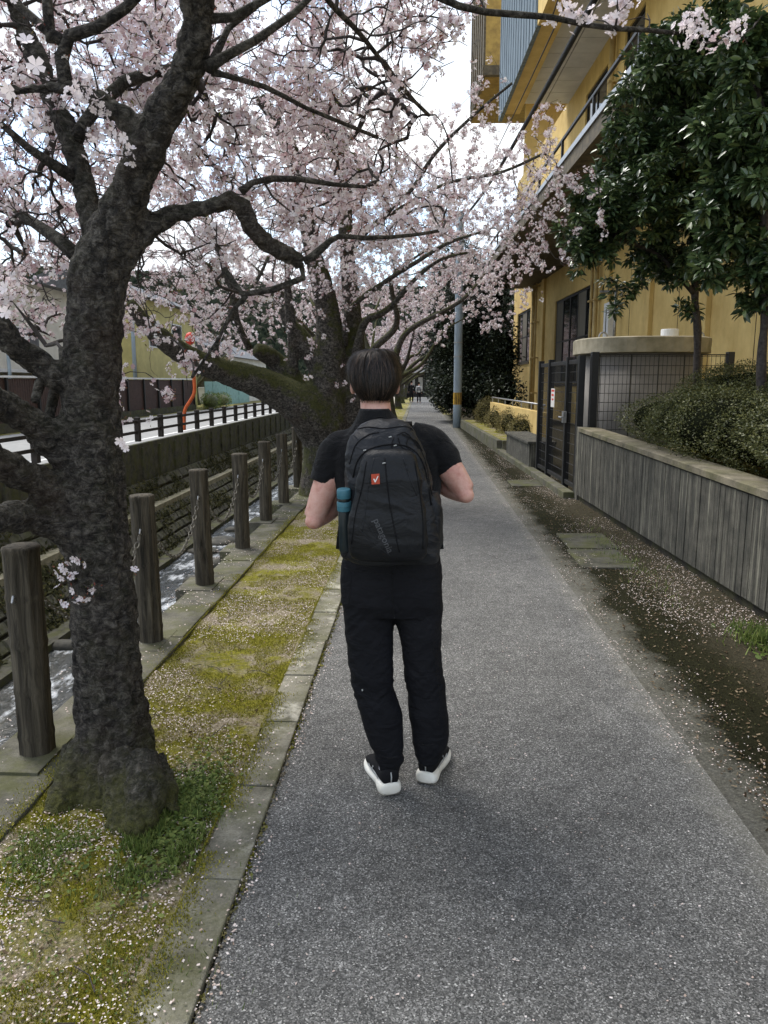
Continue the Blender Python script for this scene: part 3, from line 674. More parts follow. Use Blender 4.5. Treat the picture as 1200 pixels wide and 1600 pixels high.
T1x = [L4([(104,140,2.8,13),(97,100,2.82,12),(98,62,2.82,12),(130,52,2.82,10),(165,35,2.8,9),(205,5,2.78,8),(250,-40,2.7,6)]),
  L4([(98,65,2.82,11),(80,55,2.82,9),(60,35,2.82,8),(25,5,2.82,7)]), L4([(80,65,2.82,9),(75,20,2.82,9),(72,-30,2.82,8)]),
  L4([(118,218,3.2,14),(128,200,3.2,13),(143,178,3.2,12),(172,142,3.2,12),(213,120,3.2,11),(255,110,3.2,10),(300,105,3.2,8)]),
  L4([(118,280,3.15,14),(90,252,3.1,8),(45,232,3.05,8),(20,215,3,7),(0,192,3,6)]),
  L4([(130,410,3,16),(105,385,3,14),(75,362,3.05,12),(48,345,3.1,10),(25,330,3.1,8)]),
  L4([(325,105,2.7,12),(345,92,2.72,9),(378,75,2.75,8),(420,50,2.8,7),(470,12,2.85,6),(500,-20,2.9,5)]),
  L4([(325,110,2.72,9),(350,62,2.75,6),(365,30,2.8,6),(400,10,2.85,5)]),
  L4([(330,112,2.72,8),(360,120,2.75,5),(420,138,2.9,4.5),(470,165,3.0,4),(530,190,3.2,3.5),(590,215,3.4,3)]),
  L4([(310,30,2.66,10),(345,32,2.66,8),(385,18,2.7,7),(430,-10,2.7,6)]),
  L4([(376,300,3.05,9),(395,285,3.05,6),(425,279,3.1,6),(470,280,3.2,5),(520,288,3.3,4),(570,292,3.4,3)]),
  L4([(475,408,3.17,8),(490,400,3.18,8),(512,380,3.2,7),(530,369,3.25,5),(580,372,3.35,4),(640,368,3.5,3.5),(690,360,3.7,3)]),
  L4([(470,412,3.17,6),(480,428,3.15,5),(470,436,3.15,6),(440,446,3.1,7),(415,458,3.1,7),(385,462,3.1,6),(365,448,3.1,5),(350,420,3.1,5)]),
  L4([(385,462,3.1,5),(368,480,3.1,4),(352,500,3.1,3.5),(335,545,3.1,3),(300,590,3.1,3)]),
  L4([(640,-30,2.4,6),(690,-2,2.45,6),(740,16,2.5,5.5),(800,22,2.55,5),(870,28,2.6,5),(930,42,2.65,4.5),(1000,46,2.7,4),(1060,52,2.75,3.5)]),
  L4([(300,-60,2.6,9),(420,-70,2.5,8),(540,-50,2.4,7),(640,-28,2.4,6)]),
  L4([(500,-20,2.9,5),(520,10,3.0,5),(560,50,3.2,4.5),(600,100,3.5,4),(640,150,3.8,4),(670,180,4.1,3)]),
  L4([(55,625,2.86,9),(62,600,2.95,11),(75,590,3.0,9)]), L4([(75,660,2.9,10),(90,590,3.1,12),(100,565,3.15,10),(96,545,3.2,6)])]
tg = np.vstack([ell(60,60,3.4,.9,.6,.6,577), ell(120,280,3.8,.9,.8,.5,577), ell(20,430,3.9,.7,.8,.35,525), ell(60,240,2.9,.5,.4,.4,117), ell(60,520,3.6,.35,.3,.1,58),
  ell(400,60,3.6,.9,.8,.5,665), ell(430,180,3.9,.8,.9,.4,577), ell(350,230,4.2,.9,.9,.5,577), ell(560,20,3.3,.5,.4,.25,192), ell(510,130,3.9,.35,.4,.3,192),
  ell(300,420,3.9,.5,.6,.3,262), ell(480,330,3.9,.7,.7,.2,420), ell(620,330,4.2,.5,.5,.15,192), ell(250,500,3.8,.35,.4,.12,65), ell(250,600,3.6,.25,.3,.10,33), ell(330,550,3.6,.25,.3,.08,28),
  ell(640,-10,2.5,.35,.15,.06,39), ell(820,-4,2.6,.4,.12,.05,44), ell(960,12,2.68,.25,.12,.05,44), ell(1090,36,2.75,.22,.1,.06,57), ell(1180,44,2.8,.12,.1,.07,31),
  ell(200,-60,3.0,1.0,.6,.25,280), ell(720,380,4.6,.5,.5,.08,39), ell(10,120,3.6,.5,.6,.5,260), ell(10,300,3.7,.5,.6,.4,240), ell(230,430,4.3,.6,.6,.2,120), ell(180,60,3.8,.6,.6,.5,220), ell(470,60,3.9,.5,.6,.5,220), ell(220,640,3.5,.15,.2,.10,15)])
# hand placed blossoms growing straight from the old bark, and the few nearest to the lens
ex = []; exd = []
for px, py in [(92,885),(104,880),(113,874),(124,876),(136,880),(90,897),(100,905),(112,905),(118,898),(94,915),(97,940),(106,942),(118,940),(128,937),(143,925),(137,934),(146,921),(116,925),(213,889),(102,893),(126,938)]:
    p = at(px, py, 2.74 if px < 200 else 2.72); ex.append(p+rng.normal(size=3)*.006); exd.append((rng.uniform(-.5, .3), -.8, rng.uniform(-.5, .7)))
for px, py, Y in [(40,62,1.55),(56,103,1.6),(14,142,1.5),(8,488,1.8),(188,690,2.4),(196,700,2.4),(230,118,2.6),(240,125,2.6),(200,124,2.6),(160,215,2.7),(180,210,2.7),(193,215,2.7),(6,450,2.0),(20,360,2.2)]:
    ex.append(at(px, py, Y)); exd.append((.2, -.9, -.2))
base1 = (-1.22, 2.92, 0)
cherry('big old near cherry tree with rough dark trunk forking over the mossy strip', base1, T1, .0095, tg, 0, per=7.2, limbs_extra=thin(T1x, .80),
       disp=lambda V: barkdisp(V, 1, .020), singles=250, size=.0128, extra_fl=(np.array(ex), np.array(exd), .0165), step=.085, rlim=.007)
# ---- second cherry tree, leaning mossy limb over the canal
YB = 11.0
T2 = [L4([(512,790,YB,50),(512,735,YB,42),(510,680,YB,36),(508,640,YB,34),(510,600,YB,31),(516,545,YB,25),(512,490,YB,19),(502,440,YB,17),(490,400,YB,14),(480,350,YB-.2,13),(470,290,YB-.3,14),(452,230,YB-.4,13),(432,190,YB-.5,11),(405,150,YB-.6,10)]),
  L4([(540,790,YB+.2,34),(541,720,YB+.2,29),(544,640,YB+.2,26),(552,560,YB+.2,20),(552,500,YB+.2,15),(546,440,YB+.2,13.5),(542,390,YB,12.5),(539,330,YB,12),(540,280,YB,12),(534,240,YB-.2,14),(512,205,YB-.4,12),(492,186,YB-.5,10),(470,150,YB-.7,8)]),
  L4([(505,668,YB,42),(480,640,YB-.2,36),(445,618,YB-.3,29),(415,602,YB-.4,26),(375,588,YB-.6,23),(335,575,YB-.8,20),(300,560,YB-1,18),(270,542,YB-1.2,17),(245,522,YB-1.4,15),(222,500,YB-1.6,13),(200,470,YB-1.8,10)]),
  L4([(485,628,YB,20),(468,605,YB,18),(452,585,YB,17),(432,565,YB,15),(415,553,YB-.2,14),(398,545,YB-.3,11)]),
  L4([(510,590,YB,24),(492,562,YB,18),(478,540,YB,16),(465,520,YB,14),(448,500,YB,9),(440,480,YB,6)]),
  L4([(455,600,YB-.1,12),(458,560,YB-.1,9),(455,510,YB-.1,8),(450,460,YB-.1,7),(448,400,YB-.2,5)])]
T2x = [L4([(556,560,YB,12),(565,515,YB-.1,10),(577,497,YB-.2,8),(592,492,YB-.3,8),(612,478,YB-.5,7),(632,455,YB-.7,6),(655,430,YB-.9,5),(690,405,YB-1.1,4),(730,395,YB-1.2,3)]),
  L4([(538,540,YB,10),(540,505,YB-.1,8),(548,482,YB-.2,7),(570,462,YB-.3,7),(595,445,YB-.4,6),(620,428,YB-.6,6),(650,410,YB-.9,5),(700,380,YB-1.2,4),(760,360,YB-1.6,3)]),
  L4([(540,400,YB,8),(585,350,YB-.6,5),(640,300,YB-1.2,5),(680,240,YB-1.8,4.5),(740,180,YB-2.2,3.5),(800,130,YB-2.5,3)]),
  L4([(585,350,YB-.6,5),(690,290,YB-1.5,4),(780,270,YB-2.1,3.5),(850,240,YB-2.5,3)]),
  L4([(390,545,YB-.3,9),(370,500,YB-.5,8),(362,440,YB-.7,8),(340,390,YB-.8,7),(320,340,YB-1,6)]),
  L4([(362,500,YB-.5,12),(365,450,YB-.5,11),(330,420,YB-.6,8),(300,400,YB-.7,7)]),
  L4([(335,572,YB-.8,9),(345,520,YB-1,6),(400,440,YB-1,5),(420,400,YB-1,4)]),
  L4([(565,262,YB-.2,6),(548,238,YB-.2,7),(536,250,YB-.2,7)])]
tg = np.vstack([ell(420,330,10.6,2.2,1.6,1.1,754), ell(560,340,10.4,1.5,1.5,.9,696), ell(640,400,10.2,1.0,1.2,.55,348), ell(720,330,9.6,1.0,1.1,.55,406), ell(800,300,9.0,.55,.9,.45,246),
  ell(850,250,8.6,.35,.6,.32,101), ell(800,400,9.2,.6,.8,.22,174), ell(870,370,8.8,.32,.5,.25,87), ell(560,230,10,1.0,1.2,.7,290), ell(690,240,9.4,.35,.5,.45,101), ell(755,130,8.9,.28,.6,.5,87), ell(740,190,9.2,.3,.5,.35,72),
  ell(330,450,10.6,1.4,1.3,.8,551), ell(260,390,10.2,1.6,1.2,.9,435), ell(440,470,10.6,1.0,1.0,.55,290), ell(560,430,10.6,.8,1.0,.5,217), ell(300,520,10.0,.9,.8,.25,101), ell(240,560,9.6,.5,.5,.22,37), ell(200,300,10.2,1.4,1.4,1.4,435), ell(440,170,10.2,1.5,1.4,.8,348),
  ell(520,600,10.2,.5,.4,.35,26), ell(470,560,10.6,.6,.6,.4,58), ell(600,190,10,.35,.5,.5,58), ell(890,415,8.4,.25,.3,.1,45), ell(820,230,8.8,.5,.7,.35,170), ell(870,300,8.6,.4,.5,.35,140), ell(790,340,9.0,.6,.8,.3,150), ell(930,350,8.2,.2,.3,.25,50), ell(660,120,8.6,.22,.4,.5,40), ell(860,200,8.3,.3,.4,.3,60)])
cherry('mossy cherry tree behind the man with one long limb leaning out over the canal', tuple(at(520,780,YB)*[1,1,0]), T2, .028, tg, 1, mat='bark_moss', limbs_extra=thin(T2x, .62),
       disp=lambda V: barkdisp(V, 4, .017), size=.0165, per=8.5, step=.14, rlim=.0095)
# ---- more of the row
def row_tree(label, x, y, h, spread, n, seed, lod=2, size=.024, per=8, lean=0):
    rr = random.Random(seed); tr = []
    base = np.array((x, y, 0.)); fork = base+np.array([rr.uniform(-.15, .15), rr.uniform(-.2, .2), rr.uniform(1.1, 1.6)])
    r0 = rr.uniform(.20, .30); tr.append(np.array([(*base, r0*1.35), (*(base+(fork-base)*.3), r0), (*fork, r0*.8)])); tips = []
    for k in range(5):
        a = k*2*math.pi/5+rr.uniform(-.4, .4); d = np.array([math.cos(a), math.sin(a)])
        m = fork+np.array([*(d*spread*.35), h*.25]); e = fork+np.array([*(d*spread*.75), h*.48+rr.uniform(-.3, .4)])
        w_ = lambda a_: np.array([rr.uniform(-a_, a_) for _ in range(3)]); tr.append(np.array([(*fork, r0*.5), (*((fork+m)/2+w_(.18)), r0*.40), (*(m+w_(.25)), r0*.30), (*((m+e)/2+w_(.35)), r0*.19), (*e, r0*.07)]))
    T = []
    for k in range(n//5):
        a = rr.uniform(0, 2*math.pi); q = math.sqrt(rr.uniform(.02, 1)); zc = rr.uniform(-.42, 1)
        T.append((x+lean*q+math.cos(a)*q*spread, y+math.sin(a)*q*spread, 1.5+h*.48+h*.45*zc*math.sqrt(max(0, 1-q*q*.7))))
    T = np.repeat(np.array(T), 5, 0)+rng.normal(size=(len(T)*5, 3))*.22
    return cherry(label, tuple(base), tr, 0, T, lod, mat='bark_moss', size=size, per=per, step=.2, rlim=.02)
row_tree('cherry tree third along the canal, blossom arching over the path', -1.35, 18.5, 5.6, 4.0, 1500, 1, size=.024, per=9, lean=.3)
row_tree('cherry tree fourth along the canal, mostly hidden behind the mossy one', -1.5, 26.5, 5.4, 4.2, 1300, 2, size=.030, per=9, lean=.6)
row_tree('cherry tree fifth along the canal, seen beside the head of the man', -1.35, 36, 5.6, 4.4, 1100, 3, size=.040, per=7, lean=.8)
row_tree('pale distant cherry tree arching low over the path beyond the man', -1.3, 48, 4.6, 4.8, 1300, 4, size=.058, per=8, lean=1.8)
row_tree('farthest cherry tree on the canal side, above the two walkers', -1.5, 62, 4.4, 5.0, 1300, 5, size=.08, per=8, lean=2.0)
row_tree('last cherry tree whose pale crown closes the tunnel over the far path', -1.4, 76, 4.6, 5.2, 900, 15, size=.09, per=7, lean=2.0)
row_tree('distant cherry tree on the right of the path beyond the dark evergreens', 4.2, 58, 6.0, 3.4, 500, 6, size=.075, per=7)
row_tree('cherry tree across the far street behind the brown fence', -17.5, 36, 6.5, 4.2, 500, 8, size=.055, per=7)
row_tree('cherry tree across the far street near the teal sheeting', -16.5, 56, 7, 5, 500, 9, size=.07, per=7)
# ---- glossy evergreens by the building
EVL = {}
def evergreen(label, base, trunk, blobs, n_leaf, size, singles, mat='ever', cat='tree', name='evergreen_tree', group=None):
    t = thing(name, label, cat, base, group); org = np.array(base); s = Skel(); mb = MB()
    for k, L in enumerate(trunk):
        C = s.limb(L, .1, k > 0); j = fbm(C[:,:3]*7, 2)-.5; mb.tube(C[:,:3], C[:,3]*(1+.5*j), 10)
    build(mb, 'trunk', 'twig', t, True)
    T = np.vstack([ell(*b) for b in blobs]); ch = s.grow(T, .12); V, F = branch_mesh(s, ch, r0=.0026)
    link('branches', raw('branches', V, F, org), 'twig', t, True)
    r = .0022*np.maximum(s.cnt, 1)**.47; ok = (~s.fix[:s.n]) & (r < .009); idx = np.nonzero(ok)[0]
    b = s.p[rng.choice(idx, n_leaf)]; D = rng.normal(size=b.shape); D /= np.linalg.norm(D, axis=1)[:,None]
    # leaves hang outwards from the twig, faces mostly upward
    P = b+D*rng.uniform(.01, .06, (len(b), 1)); y = D*[1, 1, .5]+[0, 0, -.25]+rng.normal(size=D.shape)*.25; y /= np.linalg.norm(y, axis=1)[:,None]
    z = np.array([0, 0, 1.])+rng.normal(size=D.shape)*.45; x = np.cross(y, z); x /= np.linalg.norm(x, axis=1)[:,None]; z = np.cross(x, y); Rm = np.stack([x, y, z], 2)
    sc = rng.uniform(.7, 1.2, len(P))*size
    if singles:
        v = (P-_O) @ _M; px = 600+CAM_F*v[:,0]/-v[:,2]; py = 800-CAM_F*v[:,1]/-v[:,2]; d = np.where((px > 0) & (px < 1200) & (py > 0), np.linalg.norm(P-_O, axis=1), 1e9)
        near = np.argsort(d)[:singles]; lm = bpy.data.meshes.new('leaf'); lm.from_pydata(LV.tolist(), [], LF.tolist()); lm.materials.append(MT[mat])
        for i in near:
            o = link('leaf', lm, None, t); o.matrix_basis = Matrix.Translation(Vector(P[i]-org)) @ Matrix(Rm[i].tolist()).to_4x4() @ Matrix.Scale(float(sc[i]), 4)
        m = np.ones(len(P), bool); m[near] = False; P, Rm, sc = P[m], Rm[m], sc[m]
    V, F = scatter(LV, LF, P, Rm, sc); o = link('foliage', raw('foliage', V, F, org), mat, t); o['kind'] = 'stuff'
    return t
YE = 9.6
evergreen('glossy evergreen tree with slim bare trunk rising behind the mesh fence', tuple(at(1088,640,YE)*[1,1,0]+[0,0,.9]),
  [L4([(1086,690,YE,5.5),(1088,600,YE,5),(1090,520,YE,5),(1086,470,YE,5),(1085,400,YE,6),(1080,300,YE,5),(1070,180,YE,4),(1060,80,YE,3)]), L4([(1086,460,YE,4),(1030,400,YE-.2,3.5),(960,370,YE-.4,3)])],
  [(1140,160,YE-.5,.45,.6,.7,160), (1130,380,YE-.4,.45,.6,.45,120), (1050,120,YE,.50,.7,.6,160), (1000,240,YE,.50,.6,.5,170), (1110,90,YE,.6,.7,.5,140), (930,330,YE-.2,.35,.5,.35,120), (1120,300,YE,.7,.7,.6,200), (1080,200,YE,.95,.8,1.0,330), (980,330,YE-.2,.6,.7,.55,240), (930,370,YE-.3,.42,.5,.35,150), (1090,380,YE,.7,.7,.45,220), (1050,110,YE,.42,.6,.55,120), (1120,60,YE,.5,.6,.4,80), (905,395,YE-.3,.22,.3,.2,40), (1085,480,YE,.22,.2,.15,26), (960,450,YE,.32,.2,.13,30), (955,480,YE,.16,.16,.08,16), (1020,440,YE,.3,.3,.08,26)],
  46000, .100, 0)
YF = 7.6
evergreen('large leaved evergreen tree at the right edge above the azalea hedge', tuple(at(1192,640,YF)*[1,1,0]+[0,0,.9]),
  [L4([(1190,660,YF,7.5),(1190,560,YF,6.5),(1196,480,YF,6),(1190,400,YF,6),(1200,250,YF,6),(1180,120,YF,4)])],
  [(1190,170,YF,.55,.6,.8,260), (1150,330,YF,.40,.6,.45,200), (1200,420,YF,.35,.5,.3,120), (1120,230,YF,.30,.4,.35,100), (1225,60,YF,.5,.5,.3,90), (1180,480,YF,.14,.2,.1,16), (1110,420,YF,.2,.3,.15,40)],
  17000, .115, 290)
def mass(label, cat, name, loc, blobs, n, size, mat, group=None, core='core', tv=LV, tf=LF, trunk=None, shell=.78):
    t = thing(name, label, cat, loc, group); Ps = []; tot = sum(b[1][0]*b[1][2] for b in blobs)
    cb = MB()
    for c, r in blobs:
        k = int(n*r[0]*r[2]/tot); d = rng.normal(size=(k, 3)); d /= np.linalg.norm(d, axis=1)[:,None]; c = np.array(c)
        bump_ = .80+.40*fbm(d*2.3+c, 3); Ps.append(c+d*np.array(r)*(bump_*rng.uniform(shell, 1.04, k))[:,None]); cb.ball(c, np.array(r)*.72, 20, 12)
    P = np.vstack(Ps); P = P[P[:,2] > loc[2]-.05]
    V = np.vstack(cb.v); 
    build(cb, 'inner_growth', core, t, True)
    if trunk is not None: build(MB().tube(trunk[:,:3], trunk[:,3], 10), 'trunk', 'twig', t, True)
    Fv, Ff = scatter(tv, tf, P, rots(len(P), (0, -.1, 1), 1.2), rng.uniform(.6, 1.25, len(P))*size)
    o = link('foliage', raw('foliage', Fv, Ff, loc), mat, t); o['kind'] = 'stuff'; return t
def eb(px, py, Y, rx, ry, rz): return (tuple(at(px, py, Y)), (rx, ry, rz))
mass('dense dark evergreen tree rising behind the tall grey blue pole', 'tree', 'evergreen_tree', (3.2, 34, 0), [eb(720,540,33,1.5,2.2,2.6), eb(752,480,33,1.3,2,1.8), eb(775,560,32,1.0,2,1.8), eb(735,605,32,1.9,2,1.2), eb(700,500,34,.9,1.5,1.3), eb(775,612,31,1.1,2,.9), eb(700,620,33,.8,1.5,.7)], 26000, .15, 'darkleaf', tv=LV4, tf=LF4, trunk=np.array([(2.6,34,0,.2),(2.5,34,2.5,.15)]))
mass('tall dark evergreen tree standing farther back beside the path', 'tree', 'evergreen_tree', (2.9, 44, 0), [eb(690,520,44,1.4,2.5,3.0), eb(715,440,44,1.6,2.5,2.2), eb(700,590,44,1.3,2.0,1.5)], 14000, .2, 'darkleaf', tv=LV4, tf=LF4, trunk=np.array([(2.6,44,0,.2),(2.5,44,2.5,.15)]))
# azalea hedge on the retaining wall
hb = [(B(3.15+.1*math.sin(k*1.7), 3.4+k*.62, 1.22+.05*math.sin(k*2.1)), (.52, .55, .34+.05*math.sin(k*1.3))) for k in range(11)]
hb += [(B(3.9+.1*math.sin(k*2.7), 3.6+k*.7, 1.40+.08*math.sin(k*1.9)), (.6, .6, .42)) for k in range(9)]
hb = [b for b in hb if b[0][1] < 9.4]
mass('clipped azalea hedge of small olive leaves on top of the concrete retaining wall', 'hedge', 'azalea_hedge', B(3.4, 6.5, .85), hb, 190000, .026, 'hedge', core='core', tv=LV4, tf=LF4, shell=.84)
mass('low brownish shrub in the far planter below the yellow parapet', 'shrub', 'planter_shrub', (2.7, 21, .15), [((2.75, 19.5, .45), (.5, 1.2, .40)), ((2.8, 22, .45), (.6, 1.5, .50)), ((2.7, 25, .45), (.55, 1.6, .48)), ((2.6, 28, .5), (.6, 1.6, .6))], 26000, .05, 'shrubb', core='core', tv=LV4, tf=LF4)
# ================================================================== NEAR SIDE THINGS
# ---- log pattern posts with chains
def post_mesh():
    k = 44; rings = []; n = 46
    for i in range(n):
        z = -.12+1.04*i/(n-1); th = np.linspace(0, 2*np.pi, k, endpoint=False); c = np.stack([np.cos(th), np.sin(th), np.full(k, z)], 1)
        g = fbm(np.stack([np.cos(th)*5.5, np.sin(th)*5.5, np.full(k, z*1.1)], 1), 4, 3); r = .071+.024*(g-.5)+.004*(i % 9 == 0)
        rings.append(c*np.stack([r, r, np.ones(k)], 1))
    top = rings[-1].copy(); top[:,:2] *= .93; top[:,2] += .012; rings.append(top); t2 = top.copy(); t2[:,:2] *= .2; t2[:,2] += .003; rings.append(t2)
    return MB().loft(rings)
pm = post_mesh().mesh('post'); pm.shade_smooth(); pm.materials.append(MT['post'])
rm = MB(); rm.tube([(.10*math.cos(a), .10*math.sin(a), 0) for a in np.linspace(0, 2*np.pi, 25)], .006, 5); 
padm = MB().box(-.16, .12, -.20, .20, -.30, .042).mesh('pad'); padm.materials.append(MT['coping'])
eye = MB().tube([(.0, -.065, .0), (0, -.095, .012), (0, -.105, -.01), (0, -.08, -.022)], .005, 6).mesh('chain_eye'); eye.materials.append(MT['steel'])
plabels = ['near log pattern concrete post at the left edge beside the big cherry trunk', 'log pattern concrete post partly hidden right behind the big cherry trunk', 'log pattern concrete post third from the camera, first one clear of the trunk', 'log pattern concrete post fourth from the camera with moss at its foot', 'log pattern concrete post fifth from the camera against the bright water', 'log pattern concrete post sixth from the camera left of the elbow of the man', 'log pattern concrete post seventh from the camera near the mossy tree']
posts = [(-1.69+.0-.02*(k), 3.07+1.42*k) for k in range(14)]
posts = [(-1.68, 3.07), (-1.68, 4.53), (-1.72, 5.89), (-1.73, 7.26), (-1.80, 8.77), (-1.82, 10.1), (-1.87, 11.65)]+[(-1.87, 13.05+1.42*k) for k in range(9)]
for k, (x, y) in enumerate([(-1.66, 1.62)]+posts):
    lab = ('log pattern concrete post out of frame nearest the camera' if k == 0 else plabels[k-1] if k <= len(plabels) else 'distant log pattern concrete post beyond the mossy cherry tree')
    if k == 0: continue
    t = thing('canal_post', lab, 'post', (x, y, .04), 'log pattern posts along the canal edge')
    o = link('post_shaft', pm, None, t); o.rotation_euler = (random.uniform(-.02, .02), random.uniform(-.02, .02), random.uniform(0, 6)); o.location = (0, 0, 0)
    o = link('chain_eye', eye, None, t); o.location = (0, 0, .72); o = link('pad', padm, None, t); o.location = (-.02, 0, -.04+random.uniform(0, .003))
def link_ring(c, T, side):
    T = T/np.linalg.norm(T); u = np.cross(T, [0, 0, 1.]); u /= np.linalg.norm(u); v = np.cross(T, u); n_ = u if side else v
    th = np.linspace(0, 2*np.pi, 9)[:-1]; P = [c+T*.026*math.cos(a)+n_*.013*math.sin(a) for a in th]; P.append(P[0]); return P
for k in range(len(posts)-1):
    (x0, y0), (x1, y1) = posts[k], posts[k+1]; a = np.array((x0, y0+.10, .74)); b = np.array((x1, y1-.10, .74)); mb = MB(); n = 34 if k < 5 else 20
    P = np.array([a+(b-a)*t+np.array([0, 0, -.30*4*t*(1-t)]) for t in np.linspace(0, 1, n)])
    for i in range(n-1): mb.tube(link_ring((P[i]+P[i+1])/2, P[i+1]-P[i], i % 2), .0042, 4, False)
    o = build(mb, 'chain', 'oldsteel'); lab = ['first', 'second', 'third', 'fourth', 'fifth', 'sixth'][k]+' sagging steel chain from the camera between two log pattern posts' if k < 6 else 'small distant sagging chain between far log pattern posts'
    tag(o, lab, 'chain', 'chains hanging between the posts')
# ---- right retaining wall, board by board
wt = thing('retaining_wall', 'dark weathered board marked concrete retaining wall along the right of the path', 'wall', B(2.6, 6, 0))
wz = lambda y: .80+.0217*y
mb = MB(); ys = np.linspace(.6, 10.62, 12); 
for a, b in zip(ys[:-1], ys[1:]):
    V = [B(2.60, a, 0), B(2.60, b, 0), B(2.60, b, wz(b)-.05), B(2.60, a, wz(a)-.05), B(2.80, a, 0), B(2.80, b, 0), B(2.80, b, wz(b)-.05), B(2.80, a, wz(a)-.05)]
    mb.add(V, [(0,3,2,1), (4,5,6,7), (3,7,6,2), (0,1,5,4), (0,4,7,3), (1,2,6,5)])
build(mb, 'wall_core', 'foot', wt)
bm_ = MB().add([(0,0,0),(0,.086,0),(0,.086,1),(0,0,1),(.03,-.004,0),(.03,.092,0),(.03,.092,1),(.03,-.004,1)], [(0,3,2,1),(3,7,6,2),(0,4,7,3),(1,2,6,5),(0,1,5,4)]).mesh('board'); bm_.materials.append(MT['board'])
y = .65; 
while y < 10.55:
    o = link('board', bm_, None, wt); p = B(2.572+random.uniform(-.003, .003), y, .085); o.location = tuple(np.array(p)-np.array(ORI[wt.name])); o.rotation_euler = (0, 0, BR); o.scale = (1, 1, wz(y)-.10-.055); y += .095
mb = MB()
for a, b in zip(ys[:-1], ys[1:]):
    V = [B(x_, yy, z_) for (yy) in (a, b) for x_, z_ in ((2.555, wz(yy)-.055), (2.555, wz(yy)-.004), (2.575, wz(yy)+.004), (2.83, wz(yy)), (2.83, wz(yy)-.055))]
    mb.add(V, [(0,5,6,1), (1,6,7,2), (2,7,8,3), (3,8,9,4), (4,9,5,0), (0,1,2,3,4), (9,8,7,6,5)])
build(mb, 'wall_cap', 'wallcap', wt)
# end block at the gate and low concrete box, planter
build(MB().box(2.575, 2.84, 10.64, 10.82, 0, wz(10.7), B), 'end_pier', 'board', wt, bevel=.006)
sheet('planting_bed', 2.66, 40, .6, 10.6, .80, 'moss_ground')
sheet('yard', 2.60, 40, 10.75, 60, .03, 'gutter')
o = build(MB().box(2.42, 2.58, 10.8, 19.0, -.05, .10, B), 'yard_kerb', 'coping', bevel=.01); struct(o)
o = build(MB().box(2.50, 2.95, 14.1, 17.0, 0, .52, B).box(2.46, 2.99, 14.06, 17.04, .52, .57, B), 'concrete_box', 'board', bevel=.008); tag(o, 'low weathered concrete box with a flat rim just beyond the black gate', 'planter box')
t = thing('raised_planter', 'long low concrete edged planter holding brown shrubs near the pole', 'planter', B(2.7, 21, 0))
build(MB().box(2.42, 2.54, 18.0, 29.5, 0, .30, B), 'front_edge', 'coping', t, bevel=.01); build(MB().box(2.54, 3.8, 17.9, 18.04, 0, .30, B), 'end_edge', 'coping', t, bevel=.01)
build(MB().box(2.54, 3.8, 18.04, 29.5, .0, .22, B), 'soil', 'moss_ground', t)
# ---- black double gate along the path, and welded mesh fence panel across
g = thing('metal_gate', 'tall black steel gate with wire mesh infill standing at the end of the wall', 'gate', B(2.6, 12.2, 0))
def bar(x, y0, y1, z0, z1, tx, name, mat='black'): return build(MB().box(x-tx, x+tx, y0, y1, z0, z1, B), name, mat, g, bevel=.004)
for yy in (10.86, 11.62, 12.95, 13.82): bar(2.62, yy-.045, yy+.045, .03, 2.02, .045, 'gate_post' if yy in (10.86, 13.82) else 'gate_stile')
for z in (.16, 1.94): bar(2.62, 10.91, 13.77, z-.03, z+.03, .025, 'gate_rail')
mb = MB()
for yy in np.arange(10.96, 13.8, .075): mb.tube([B(2.62, yy, .18), B(2.62, yy, 1.92)], .004, 4)
for z in np.arange(.3, 1.92, .15): mb.tube([B(2.62, 10.9, z), B(2.62, 13.8, z)], .004, 4)
build(mb, 'mesh_infill', 'black', g)
build(MB().box(2.53, 2.58, 11.50, 11.60, 1.05, 1.22, B).tube([B(2.50, 11.45, 1.13), B(2.50, 11.66, 1.13)], .014, 8), 'gate_latch', 'steel', g)
build(MB().box(2.585, 2.59, 12.45, 12.72, 1.25, 1.55, B), 'notice', 'signwhite', g)
nn = build(MB().box(2.583, 2.5835, 12.48, 12.69, 1.50, 1.53, B).box(2.583, 2.5835, 12.50, 12.67, 1.43, 1.46, B).box(2.583, 2.5835, 12.52, 12.65, 1.36, 1.39, B), 'notice_print', 'red', g)
f = thing('mesh_fence', 'black welded wire mesh fence panel standing in front of the beige tank', 'fence', B(3.6, 10.7, .95))
build(MB().box(2.70, 2.80, 10.62, 10.72, .98, 2.06, B), 'fence_post', 'black', f, bevel=.006); build(MB().box(4.55, 4.64, 10.62, 10.72, .98, 2.06, B), 'fence_post', 'black', f, bevel=.006)
wm = MB().tube([(0, 0, 0), (0, 0, 1.05)], .0032, 4).mesh('wire'); wm.materials.append(MT['black'])
for x in np.arange(2.84, 4.55, .060):
    o = link('wire', wm, None, f); o.location = tuple(np.array(B(x, 10.66, .97))-np.array(ORI[f.name]))
for z in np.arange(1.0, 2.03, .125):
    build(MB().tube([B(2.80, 10.655, z), B(4.55, 10.655, z)], .0038, 4), 'cross_wire', 'black', f)
for z in (2.0,): build(MB().tube([B(2.80, 10.63, z+.02), B(4.55, 10.63, z+.02)], .009, 6), 'top_roll', 'black', f)
